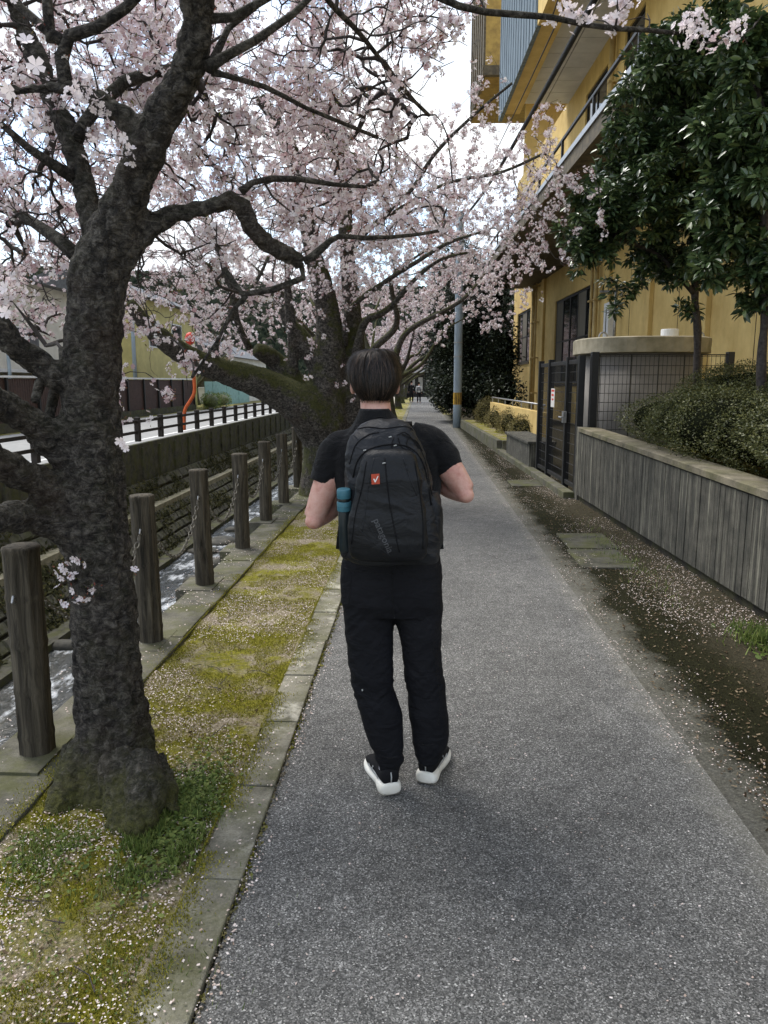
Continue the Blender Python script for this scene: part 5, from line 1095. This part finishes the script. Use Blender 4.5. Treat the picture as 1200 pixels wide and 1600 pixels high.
# shoes
def shoe(heel, yaw, flank, par):
    d = np.array([math.sin(yaw), math.cos(yaw), 0]); l = np.array([math.cos(yaw), -math.sin(yaw), 0]); LN = .305
    def sec(t, w_, zb, zt, k=20, p=2.8, cx=0): 
        th = np.linspace(0, 2*np.pi, k, endpoint=False); cs, sn = np.cos(th), np.sin(th); x = np.sign(cs)*np.abs(cs)**(2/p)*w_; z = (zb+zt)/2+np.sign(sn)*np.abs(sn)**(2/p)*(zt-zb)/2
        return np.array(heel)+d*t*LN+np.outer(x+cx, l)+np.outer(z, [0, 0, 1])
    so = smooth_curve(np.array([(0,.022,.026,.056),(.018,.037,.013,.062),(.06,.045,.004,.061),(.15,.048,.0,.058),(.35,.043,.006,.054),(.55,.049,.002,.048),(.72,.053,.0,.044),(.86,.047,.003,.041),(.95,.032,.010,.039),(1.0,.012,.018,.034)]), 40)
    sole = build(MB().loft([sec(a, b, c_, e_+.004*math.sin(a*9)) for a, b, c_, e_ in so]), 'shoe', 'sole', par, True)
    build(MB().loft([sec(a, b*.9, c_-.002, c_+.006) for a, b, c_, e_ in so[4:-3]]), 'outsole', 'soledark', sole, True)
    up = smooth_curve(np.array([(.030,.022,.046,.095),(.05,.033,.046,.112),(.10,.039,.046,.117),(.20,.040,.046,.100),(.32,.040,.044,.098),(.45,.042,.042,.100),(.60,.045,.040,.088),(.75,.045,.036,.074),(.88,.037,.034,.060),(.97,.017,.030,.046)]), 36)
    build(MB().loft([sec(a, b, c_, e_, 24, 2.3) for a, b, c_, e_ in up]), 'upper', 'shoe', sole, True)
    an = np.array(heel)+d*.075; build(MB().tube([an+[0,0,.07], an+[0,0,.11], an+d*.004+[0,0,.135]], [.031, .032, .031], 20), 'sock', 'sock', sole, True)
    build(MB().tube([np.array(heel)+d*.008+[0,0,.066], np.array(heel)+d*.004+[0,0,.086], np.array(heel)+d*.012+[0,0,.106]], [.0025, .003, .0025], 8), 'pull_tab', 'silver', sole, True)
    def fl(t, z, o_=.0015):
        w_ = np.interp(t, up[:,0], up[:,1]); zt = np.interp(t, up[:,0], up[:,3]); zb = .034; q = (z-(zb+zt)/2)/((zt-zb)/2); q = max(-.97, min(.97, q)); ww = w_*(1-abs(q)**2.3)**(1/2.3)+o_; return np.array(heel)+d*t*LN+l*flank*ww+np.array([0, 0, z])
    for ln in ([(.62,.045),(.50,.060),(.42,.078)], [(.52,.044),(.46,.060),(.44,.080)], [(.66,.056),(.54,.058),(.36,.066),(.20,.060)], [(.60,.066),(.50,.052),(.36,.050),(.24,.056)], [(.66,.054),(.62,.047)]):
        P = smooth_curve(np.array([fl(*q) for q in ln]), 12); build(MB().tube(P, .0016, 6), 'side_stripe', 'silver', sole, True)
    return sole
hl = gr(606, 1247); hr_ = gr(664, 1229)
shoe((hl[0]+.016, hl[1]+.0, 0), R(-19), -1, man); shoe((hr_[0], hr_[1], 0), R(16), 1, man)
# seams, welt pockets and waistband line on the trousers
bt_ = BVHTree.FromPolygons([tuple(v.co+Vector(man_at)) for v in trs.data.vertices], [tuple(p.vertices) for p in trs.data.polygons])
def on_tr(pts, n=24):
    out = []
    for p in smooth_curve(np.array([at(x, y, 2.75) for x, y in pts]), n):
        h = bt_.ray_cast(Vector((p[0], 1.9, p[2])), Vector((0, 1, 0)))
        if h[0] is not None: out.append((p[0], h[0].y-.0005, p[2]))
    return out
for pts, nm, r_ in (([(612,884),(613,910),(614,940),(616,968)], 'seam', .0014), ([(640,900),(655,906),(672,912)], 'pocket_welt', .0018), ([(548,905),(546,925),(544,950)], 'seam', .0012), ([(537,892),(575,895),(612,896),(650,895),(688,890)], 'waist_seam', .0014), ([(676,1010),(682,1060),(688,1110),(686,1150)], 'seam', .0012), ([(596,1194),(606,1197),(618,1196)], 'cuff_seam', .0016), ([(655,1181),(666,1183),(680,1181)], 'cuff_seam', .0016)):
    P = on_tr(pts)
    if len(P) > 3: build(MB().tube(P, r_, 6), nm, 'shirt', trs, True)
# tiny marks on trousers
bvh = BVHTree.FromObject(trs, bpy.context.evaluated_depsgraph_get())
def project(me, obj, org, off=.0015):
    """lay a flat decal's vertices onto the surface of obj, seen along +Y"""
    b = BVHTree.FromPolygons([tuple(v.co+Vector(org)) for v in obj.data.vertices], [tuple(p.vertices) for p in obj.data.polygons])
    for v in me.vertices:
        wv = v.co; h = b.ray_cast(Vector((wv.x, 1.9, wv.z)), Vector((0, 1, 0)))
        if h[0] is not None: v.co.y = h[0].y-off
    me.update()
m_ = MB(); c = at(566, 1079, 2.79); m_.add([(c[0]+.003*math.cos(a), c[1], c[2]+.0045*math.sin(a)) for a in np.linspace(0, 6.283, 14, endpoint=False)], [tuple(range(14))]); me = m_.mesh('leg_emblem'); project(me, trs, man_at); shift(me, man_at); link('leg_emblem', me, 'silver', trs)
# ---- backpack
bp_at = tuple(at(612, 878, 2.66)); 
bpk = thing('backpack', 'black hiking backpack with small orange red patch worn by the man', 'backpack', bp_at)
YB_ = 2.665
pk = MB(); PK = lofted([(655,585,622,YB_+.03,.025),(658,574,632,YB_+.03,.045),(668,560,643,YB_+.02,.062),(685,549,653,YB_+.01,.076),(710,543,662,YB_,.088),(745,541,671,YB_,.095),(785,541,678,YB_,.098),(825,539,684,YB_,.100),(855,539,687,YB_,.098),(868,542,685,YB_,.090),(876,550,678,YB_+.01,.074),(879,566,664,YB_+.01,.045)], 44)
pk.loft([ringp(*r[:5], 3.0, 48) for r in PK])
def packd(V): 
    r_ = 1-np.abs(2*fbm(np.stack([V[:,0]*10+V[:,2]*5, V[:,1]*8, V[:,2]*12], 1), 3, 41)-1); return .020*(r_-.6)+.005*(fbm(V*30, 2, 3)-.5)
me, _ = fuse(pk, .006, 2, packd); shift(me, bp_at); main = link('main_compartment', me, 'pack', bpk, True)
fp_ = MB(); FP = lofted([(703,590,622,2.575,.018),(706,576,642,2.572,.030),(714,567,650,2.568,.040),(735,561,656,2.564,.048),(765,556,660,2.562,.052),(800,548,664,2.560,.055),(835,544,666,2.560,.056),(858,545,667,2.563,.050),(870,552,662,2.572,.036),(875,566,652,2.58,.020)], 40)
fp_.loft([ringp(*r[:5], 3.4, 48) for r in FP]); 
me, _ = fuse(fp_, .005, 3, lambda V: .012*(1-np.abs(2*fbm(np.stack([V[:,0]*7+V[:,2]*9, V[:,1]*5, V[:,2]*11], 1), 2, 51)-1)-.6)); shift(me, bp_at); front = link('front_panel', me, 'pack2', bpk, True)
def on_pack(pts, obj, n=20, Yg=2.52, off=.001):
    b = BVHTree.FromPolygons([tuple(v.co+Vector(bp_at)) for v in obj.data.vertices], [tuple(p.vertices) for p in obj.data.polygons]); C = smooth_curve(np.array([at(x, y, Yg) for x, y in pts]), n); out = []
    for p in C:
        h = b.ray_cast(Vector((p[0], 1.9, p[2])), Vector((0, 1, 0)))
        out.append((p[0], (h[0].y if h[0] is not None else p[1])-off, p[2]))
    return np.array(out)
for pts, r_, nm, mt in [([(601,716),(604,745),(609,785),(616,822),(624,862)], .0022, 'zip', 'webbing'), ([(572,722),(566,760),(556,800),(549,850)], .002, 'piping', 'webbing'), ([(648,722),(656,770),(661,815),(661,858)], .002, 'piping', 'webbing'),
   ([(584,716),(577,750),(572,790),(566,830)], .0013, 'seam', 'pack'), ([(550,815),(575,838),(610,868)], .0012, 'seam', 'pack'), ([(546,806),(570,812),(590,840)], .0012, 'seam', 'pack'), ([(630,716),(640,745),(652,775)], .0016, 'seam', 'pack')]:
    build(MB().tube(on_pack(pts, front), r_, 8), nm, mt, bpk, True)
for pts, r_ in [([(552,745),(558,722),(570,706),(590,697),(620,694),(645,702),(660,722),(668,752),(674,790)], .0028), ([(546,725),(556,695),(575,680),(592,676)], .002), ([(650,690),(664,720),(672,760),(680,800)], .002), ([(664,800),(668,850)], .002), ([(556,672),(575,668),(600,670),(630,667),(645,672)], .002)]:
    build(MB().tube(on_pack(pts, main, 26, 2.6), r_, 8), 'piping', 'webbing', bpk, True)
# cord lattice and buckles at the top right, zip pull loops
for pts in ([(616,682),(612,696),(618,706),(628,704)], [(620,680),(632,676),(644,686),(655,702)], [(622,683),(628,698),(646,706)], [(628,678),(650,690),(660,706)], [(640,680),(636,696),(650,712)], [(600,722),(594,732),(598,744),(604,752)]):
    build(MB().tube(on_pack(pts, main, 18, 2.6, .005 if pts[0][0] > 605 else .05), .0016, 6), 'cord', 'webbing', bpk, True)
for x, y in ((609,683),(617,696),(570,703),(601,720)):
    p = on_pack([(x-1.5,y),(x+3,y-1)], main, 5, 2.6, .006 if x != 601 else .062); build(MB().tube(p, .0022, 6), 'zip_pull', 'silver', bpk, True)
build(MB().tube(on_pack([(656,778),(660,782),(656,786),(661,790),(656,796),(661,802),(657,810),(661,818),(657,826),(661,834)], main, 40, 2.6, .006), .0013, 6), 'lacing', 'webbing', bpk, True)
def strap(P, wd, nm='shoulder_strap', th=.004, par=None, mt='webbing'):
    P = smooth_curve(np.array(P), 24); T = np.gradient(P, axis=0); T /= np.linalg.norm(T, axis=1)[:,None]; X = np.array([1., 0, 0])-T*T[:,:1]; X /= np.linalg.norm(X, axis=1)[:,None]; Nn = np.cross(T, X); R_ = []
    for p, x, n_ in zip(P, X, Nn): R_.append(np.array([p-x*wd/2-n_*th, p+x*wd/2-n_*th, p+x*wd/2+n_*th, p-x*wd/2+n_*th]))
    return build(MB().loft(R_), nm, mt, par or bpk, bevel=.0015)
strap([at(576,690,2.72), at(570,677,2.755), at(565,668,2.80), at(562,664,2.87), at(560,672,2.945), at(546,720,3.0), at(545,800,2.995), at(545,850,2.96)], .046)
strap([at(620,688,2.72), at(626,674,2.755), at(631,664,2.80), at(634,660,2.87), at(636,668,2.945), at(652,715,3.0), at(660,800,2.995), at(670,850,2.96)], .046)
build(MB().tube(smooth_curve(np.array([at(577,671,2.70), at(581,659,2.69), at(591,652.5,2.685), at(602,655,2.69), at(612,671,2.70)]), 20), .0055, 10, flat=.5), 'haul_loop', 'webbing', bpk, True)
strap([at(536,800,2.70), at(533,815,2.68), at(530,838,2.68), at(528,858,2.685)], .016, 'webbing_tail', .0012); strap([at(683,800,2.70), at(686,820,2.68), at(688,840,2.685), at(690,858,2.69)], .016, 'webbing_tail', .0012)
for side, rws in (('l', [(782,532,552,2.68,.055),(795,529,560,2.675,.062),(825,530,562,2.675,.066),(860,534,560,2.675,.062),(870,540,556,2.68,.04)]), ('r', [(770,664,683,2.68,.045),(785,664,688,2.675,.06),(815,662,690,2.675,.066),(850,662,690,2.675,.062),(872,664,682,2.68,.04)])):
    m_ = MB().loft([ringp(*r[:5], 2.6, 28) for r in lofted(rws, 16)]); me, _ = fuse(m_, .005, 2, lambda V: .016*(1-np.abs(2*fbm(V*[14, 14, 11], 2, 61)-1)-.6)); shift(me, bp_at); link('side_pocket', me, 'pack', bpk, True)
# orange red patch with white tick
pm_ = MB(); g_ = 7; c4 = [(579.5,741.5),(592.5,740.5),(593.5,756.5),(580.5,757.5)]
V = []; 
for i in range(g_):
    for j in range(g_):
        u, v = i/(g_-1), j/(g_-1); x = (c4[0][0]*(1-u)+c4[1][0]*u)*(1-v)+(c4[3][0]*(1-u)+c4[2][0]*u)*v; y = (c4[0][1]*(1-u)+c4[1][1]*u)*(1-v)+(c4[3][1]*(1-u)+c4[2][1]*u)*v; V.append(at(x, y, 2.5))
pm_.add(V, [(i*g_+j, i*g_+j+1, (i+1)*g_+j+1, (i+1)*g_+j) for i in range(g_-1) for j in range(g_-1)]); me = pm_.mesh('patch'); project(me, front, bp_at, .003); shift(me, bp_at); patch = link('patch', me, 'patch', bpk)
me = MB().add([at(x, y, 2.5) for x, y in [(583.0,748.8),(584.8,748.0),(586.2,751.0),(590.0,744.0),(591.2,744.5),(586.8,754.0),(585.4,754.0)]], [(0,1,2,5,6), (2,3,4,5)]).mesh('tick_mark'); project(me, front, bp_at, .0042); shift(me, bp_at); link('tick_mark', me, 'patchmark', patch)
# printed word, reading down the panel
tcv = bpy.data.curves.new('t', 'FONT'); tcv.body = 'patagonia'; tcv.size = .030; tcv.resolution_u = 3; tcv.offset = .0004; to = bpy.data.objects.new('t', tcv); COL.objects.link(to)
me = bpy.data.meshes.new_from_object(to.evaluated_get(bpy.context.evaluated_depsgraph_get())); bpy.data.objects.remove(to)
a, b = at(585, 811, 2.51), at(608, 864, 2.51); dx = b-a; L_ = np.linalg.norm(dx); ex_ = dx/L_; ey_ = np.array([-ex_[2], 0, ex_[0]]); xs_ = [v.co.x for v in me.vertices]; kx = L_/max(xs_)
for v in me.vertices: q = a+ex_*v.co.x*kx+ey_*(v.co.y*kx*1.0-.004); v.co = Vector(q)
project(me, front, bp_at, .0022); shift(me, bp_at); me.materials.clear(); link('printed_word', me, 'print', bpk)
# bottle in the left pocket
c0, c1 = at(540, 860, 2.615), at(537, 764, 2.585); t = thing('water_bottle', 'slim bottle with teal lid tucked in the left side pocket of the backpack', 'bottle', tuple(c0)); ax = c1-c0
def cyl(f0, f1, r_, nm, mt): 
    o = build(MB().tube([c0+ax*f0, c0+ax*(f0+.003), c0+ax*(f1-.02), c0+ax*f1], [r_*.97, r_, r_, r_*.9], 28), nm, mt, t, True, bevel=.0015); return o
cyl(0, .66, .0225, 'bottle_body', 'bottleband'); cyl(.66, .81, .0255, 'lid_base', 'bottle'); cyl(.80, .87, .0215, 'lid_band', 'bottleband'); cyl(.86, 1.0, .0245, 'lid_top', 'bottle'); cyl(.73, .75, .0259, 'lid_ridge', 'bottleband')
# ---- the two far walkers
def walker(label, x, y, h, top, bottom, bag=None, arm=.0):
    k = h/1.75; P0 = np.array((x, y, 0)); mb = MB(); A_ = lambda a, b, c: P0+np.array((a, b, c))*k
    mb.ball(A_(0,.02,1.62), (.085*k,.10*k,.12*k), 14, 10); mb.tube([A_(0,0,1.4), A_(0,.01,1.58)], .055*k, 10); mb.tube([A_(0,0,.85), A_(0,0,1.1), A_(0,0,1.38)], [.14*k,.13*k,.17*k], 14, flat=.65)
    for s_ in (-1, 1):
        mb.tube([A_(.18*s_,0,1.40), A_(.24*s_,-.02,1.12), A_(.22*s_,.06,.86)], [.05*k,.042*k,.032*k], 10); mb.tube([A_(.09*s_,0,.9), A_(.10*s_,.05*s_,.48), A_(.11*s_,.12*s_,.06)], [.08*k,.058*k,.04*k], 10)
        mb.tube([A_(.11*s_,.08*s_,.04), A_(.12*s_,.24*s_*s_+.12*s_,.03)], .04*k, 8)
        mb.ball(A_(.22*s_,.07,.80), (.022*k,.035*k,.05*k), 8, 6)
    me, _ = fuse(mb, .02, 2); shift(me, P0); o = link('person', me, 'skin', None, True); o.location = P0; ORI[o.name] = tuple(P0); tag(o, label, 'person')
    m2 = MB().tube([A_(0,0,.72 if top == 'farblack' else .88), A_(0,0,1.1), A_(0,0,1.36), A_(0,0,1.44)], [.19*k,.17*k,.20*k,.10*k], 16, flat=.7)
    for s_ in (-1, 1): m2.tube([A_(.17*s_,0,1.40), A_(.24*s_,-.02,1.12), A_(.22*s_,.06,.90)], [.068*k,.06*k,.05*k], 10)
    me, _ = fuse(m2, .02, 2); shift(me, P0); link('coat' if top == 'farblack' else 'shirt', me, top, o, True)
    m3 = MB().tube([A_(0,0,.80), A_(0,0,.95)], .165*k, 14, flat=.75)
    for s_ in (-1, 1): m3.tube([A_(.09*s_,0,.9), A_(.10*s_,.05*s_,.48), A_(.11*s_,.12*s_,.08)], [.10*k,.075*k,.06*k], 10)
    me, _ = fuse(m3, .02, 1); shift(me, P0); link('trousers', me, bottom, o, True)
    build(MB().ball(A_(0,.0,1.66), (.095*k,.105*k,.10*k), 14, 10), 'hair', 'hairbase', o, True)
    if bag: q = build(MB().box(*(np.array([-.13,.13])*k+x), *(np.array([-.28,-.14])*k+y), 1.02*k, 1.36*k), 'rucksack', bag, None, bevel=.04); tag(q, 'small grey rucksack on the back of the far walker in white', 'rucksack')
g1 = gr(643, 624); walker('far walker in a long dark coat, the left one of the pair', g1[0]+.1, 64, 1.76, 'farblack', 'farblack')
walker('far walker in a white shirt with a small rucksack, right one of the pair', -.02, 63, 1.66, 'farwhite', 'farblack', 'greybag')
q = build(MB().box(g1[0]-.30, g1[0]-.10, 63.9, 64.1, .35, .75), 'handbag', 'farblack', None, bevel=.03); tag(q, 'dark bag carried by the far walker in the dark coat', 'bag')
# ================================================================== GROUND COVER
def gh(P):  # moss strip height
    V = np.stack([P[:,0], P[:,1], np.full(len(P), .01)], 1); return .01+.035*fbm(V*[6, 6, 1], 4)+.03*fbm(V*[1.5, 1.5, 1], 2)-.028
def stuff(name, V, F, mat, label, cat):
    o = link(name, raw(name, V, F), mat); tag(o, label, cat, None, 'stuff'); return o
def petals(n, x0, x1, y0, y1, zf, size, clump=.5, seed=0, sc=(2.2, 1.6)):
    P = np.stack([rng.uniform(x0, x1, n*5), y0+(y1-y0)*rng.uniform(0, 1, n*5)**1.6], 1)
    d = fbm(np.stack([P[:,0]*sc[0], P[:,1]*sc[1], P[:,0]*0], 1), 4, seed); P = P[d+rng.uniform(-.12, .12, len(d)) > clump][:n]
    Z = zf(P); Q = np.stack([P[:,0], P[:,1], Z], 1); n = len(Q)
    return scatter(QV*[.6, .8, .5], QF, Q, rots(n, (0, 0, 1), .7), rng.uniform(.5, 1.15, n)*size)
V, F = petals(24000, -1.48, -.76, 1.2, 14, lambda P: gh(P)+.009, .0046, .47, 1); stuff('fallen_petals', V, F, 'petal_fall', 'pink white fallen petals scattered over the mossy strip', 'petals')
gz = lambda P: .016*fbm(np.stack([P[:,0]*5, P[:,1]*5, P[:,0]*0], 1), 3)-.012+.02*np.clip(P[:,0]-1.9, 0, 1)+.012
V, F = petals(11000, 1.65, 2.44, 3, 22, gz, .0056, .55, 2, (3, 1.2)); stuff('fallen_petals', V, F, 'petal_fall', 'drifts of pink petals lying in the damp gutter by the wall', 'petals')
V, F = petals(6000, 1.16, 1.62, 2, 22, lambda P: gz(P)+.004, .0048, .48, 3, (4, 2)); stuff('fallen_petals', V, F, 'petal_fall', 'fine litter of petals along the right edge of the asphalt', 'petals')
V, F = petals(1300, -.58, 1.2, 1.0, 20, lambda P: np.full(len(P), .0085), .0052, .40, 4, (1, 1)); stuff('fallen_petals', V, F, 'petal_fall', 'few single white petals lying on the asphalt path', 'petals')
V, F = petals(900, -.60, -.52, 1.2, 12, lambda P: np.full(len(P), .012), .006, .45, 5, (3, 3)); stuff('fallen_petals', V, F, 'petal_fall', 'line of petals caught along the kerb joint', 'petals')
V, F = petals(500, -.75, -.58, 1.2, 10, lambda P: np.full(len(P), .029), .006, .45, 6, (3, 3)); stuff('fallen_petals', V, F, 'petal_fall', 'petals resting on top of the concrete kerb', 'petals')
V, F = petals(1500, -2.0, -1.5, 1.2, 12, lambda P: np.full(len(P), .042), .007, .5, 7, (3, 3)); stuff('fallen_petals', V, F, 'petal_fall', 'petals resting on the canal coping around the posts', 'petals')
# soil crumbs and grit in the kerb joint
n = 2600; P = np.stack([-.577+rng.normal(size=n)*.011, rng.uniform(1.2, 9, n), rng.uniform(.006, .014, n)], 1); V, F = scatter(QV, QF, P, rots(n), rng.uniform(.002, .006, n)); stuff('grit', V, F, 'moss_ground', 'dark grit and soil crumbs along the kerb and asphalt joint', 'grit')
# moss tufts
n = 170000; P = np.stack([rng.uniform(-1.5, -.765, n), 1.1+9*rng.uniform(0, 1, n)**1.7], 1); d = fbm(np.stack([P[:,0]*2.6, P[:,1]*2.6, P[:,0]*0], 1), 4, 21); P = P[d > .47]
Q = np.stack([P[:,0], P[:,1], gh(P)], 1); TV = np.array([(-.25, 0, 0), (.25, 0, 0), (0, .3, 1)]); TF = np.array([(0, 1, 2)]); V, F = scatter(TV, TF, Q, rots(len(Q), (0, 0, 1), .9), rng.uniform(.005, .012, len(Q))); stuff('moss_tufts', V, F, 'mossb', 'yellow green moss covering the strip under the cherry trees', 'moss')
# moss creeping over the inner edge of the kerb and the coping
n = 26000; side = rng.uniform(size=n) < .6; yk = 1.1+8*rng.uniform(0, 1, n)**1.6; ex_k = np.abs(rng.normal(size=n))*.030; kn = fbm(np.stack([yk*2.2, yk*0, side*3.], 1), 3, 9)
P = np.stack([np.where(side, -.75+ex_k*(kn > .45)*1.3, -1.49-ex_k*1.5*(kn > .42)), yk, np.where(side, .022, .036)], 1); V, F = scatter(TV, TF, P, rots(n, (0, 0, 1), .9), rng.uniform(.005, .012, n)); stuff('edge_moss', V, F, 'mossb', 'ragged moss creeping over the inner edges of kerb and coping', 'moss')
n = 16000; P2 = np.stack([rng.uniform(1.45, 2.25, n), 2.2+14*rng.uniform(0, 1, n)**1.5], 1); d = fbm(np.stack([P2[:,0]*3.2, P2[:,1]*2.2, P2[:,0]*0], 1), 4, 91); P2 = P2[d > .50]
P = np.stack([P2[:,0], P2[:,1], gz(P2)-.008], 1); V, F = scatter(TV, TF, P, rots(len(P), (0, 0, 1), .9), rng.uniform(.006, .014, len(P))); stuff('gutter_moss', V, F, 'bankleaf', 'dark olive moss patches in the right hand gutter', 'moss')
# grass and weeds
def grass(n, cx, cy, sx, sy, h, label, mat='grass', zf=gh, lean=.7):
    P = np.stack([cx+rng.normal(size=n)*sx, cy+rng.normal(size=n)*sy], 1); k = fbm(np.stack([P[:,0]*9, P[:,1]*9, P[:,0]*0], 1), 3, 5); P = P[k > .42]
    Q = np.stack([P[:,0], P[:,1], zf(P)], 1); G = np.array([(-.05, 0, 0), (.05, 0, 0), (.05, .12, .55), (-.04, .12, .55), (0, .38, 1.0)]); GF = np.array([(0,1,2), (0,2,3), (3,2,4)])
    V, F = scatter(G, GF, Q, rots(len(Q), (0, 0, 1), lean), rng.uniform(.5, 1.2, len(Q))*h); stuff('grass_tuft', V, F, mat, label, 'grass')
grass(3600, -.88, 2.72, .08, .17, .024, 'bright green grass tuft beside the kerb right of the trunk'); grass(2600, -.92, 2.42, .07, .10, .042, 'taller grass tuft at the foot of the knobbly root')
grass(1500, -1.30, 2.38, .13, .10, .035, 'low green weeds in front of the big tree roots'); grass(1200, -.95, 1.95, .20, .22, .028, 'thin scattered grass in the nearest moss'); grass(900, -1.25, 4.8, .2, .9, .022, 'sparse short grass further along the strip')
grass(900, 2.20, 4.75, .07, .16, .07, 'small clump of weeds at the foot of the retaining wall', zf=gz); grass(2200, 2.2, 21, .09, 2.4, .10, 'green grass growing along the planter edge near the pole', zf=gz); grass(700, 1.95, 7.0, .10, .8, .04, 'thin weeds among petals in the right gutter', zf=gz)
# broad leaf weeds
def weeds(n, cx, cy, sx, sy, size, label, zf=gh, mat='grass'):
    P = np.stack([cx+rng.normal(size=n)*sx, cy+rng.normal(size=n)*sy], 1); Q = np.stack([P[:,0], P[:,1], zf(P)+.012], 1); V, F = scatter(LV*[1.6, 1, 1], LF, Q, rots(n, (0, 0, 1), .8), rng.uniform(.5, 1.2, n)*size); stuff('weeds', V, F, mat, label, 'weeds')
weeds(2600, -.90, 2.65, .07, .20, .022, 'small leaved clover like weeds in the grass by the kerb'); weeds(260, -1.28, 2.30, .14, .10, .022, 'small round leaved weeds before the roots'); weeds(160, 2.22, 4.6, .09, .2, .05, 'leafy green weeds under the wall', gz)
weeds(500, -1.15, 1.7, .22, .25, .012, 'tiny leaved weeds in the moss nearest the camera')
# twigs and a few dead leaves lying about
for k in range(26):
    x, y = random.uniform(-1.42, -.82), random.uniform(1.5, 5.5); a = random.uniform(0, 6.28); L = random.uniform(.04, .16); z = float(gh(np.array([[x, y]]))[0])+.012
    o = build(MB().tube([(x, y, z), (x+L*.5*math.cos(a), y+L*.5*math.sin(a), z+.006), (x+L*math.cos(a+.2), y+L*math.sin(a+.2), z+.002)], .0018, 5), 'fallen_twig', 'twig'); tag(o, 'thin dark fallen twig lying on the moss', 'twig', 'fallen twigs on the moss')
n = 9000; P2 = np.stack([rng.uniform(1.3, 2.42, n), 2+20*rng.uniform(0, 1, n)**1.6], 1); P = np.stack([P2[:,0], P2[:,1], gz(P2)-.004], 1); V, F = scatter(QV*[.4, 1, .6], QF, P, rots(n, (0, 0, 1), .8), rng.uniform(.003, .012, n)); stuff('leaf_litter', V, F, 'litter', 'brown leaf crumbs and debris lying in the right gutter', 'litter')
n = 3500; P2 = np.stack([rng.uniform(-1.47, -.76, n), 1.1+10*rng.uniform(0, 1, n)**1.6], 1); P = np.stack([P2[:,0], P2[:,1], gh(P2)+.008], 1); V, F = scatter(QV*[.4, 1, .6], QF, P, rots(n, (0, 0, 1), .8), rng.uniform(.003, .010, n)); stuff('leaf_litter', V, F, 'litter', 'brown flecks of old leaf and bark on the moss strip', 'litter')
# creepers, moss and weeds hanging on the canal banks
n = 26000; u = rng.uniform(0, 1, n); yy = 9+30*rng.uniform(0, 1, n)**1.4; lo_ = rng.uniform(size=n) < .6
X = np.where(lo_, -6.70+.64*u, -7.28+.34*u); Z = np.where(lo_, -1.60-1.0*u, -.95-.55*u); X = X+.06; P = np.stack([X, yy, Z+.02], 1); d = fbm(P*[1.5, 1.1, 2.5], 4, 77); P = P[d > .48]
V, F = scatter(LV4, LF4, P, rots(len(P), (.6, -.3, .5), .9), rng.uniform(.04, .12, len(P))); stuff('bank_creepers', V, F, 'bankleaf', 'dark olive creepers and moss over the sloping canal masonry', 'creepers')
# slabs set in the right gutter
for k, (x, y, a) in enumerate([(1.72, 7.1, .05), (1.76, 7.9, .02), (1.74, 12.5, .03)]):
    o = build(MB().box(x-.24, x+.26, y-.38, y+.38, -.02, .012+.003*k), 'gutter_slab', 'bank', bevel=.008); tag(o, ['nearest mossy concrete slab let into the right gutter', 'second mossy concrete slab let into the right gutter', 'farther concrete slab in the gutter near the gate'][k], 'slab')
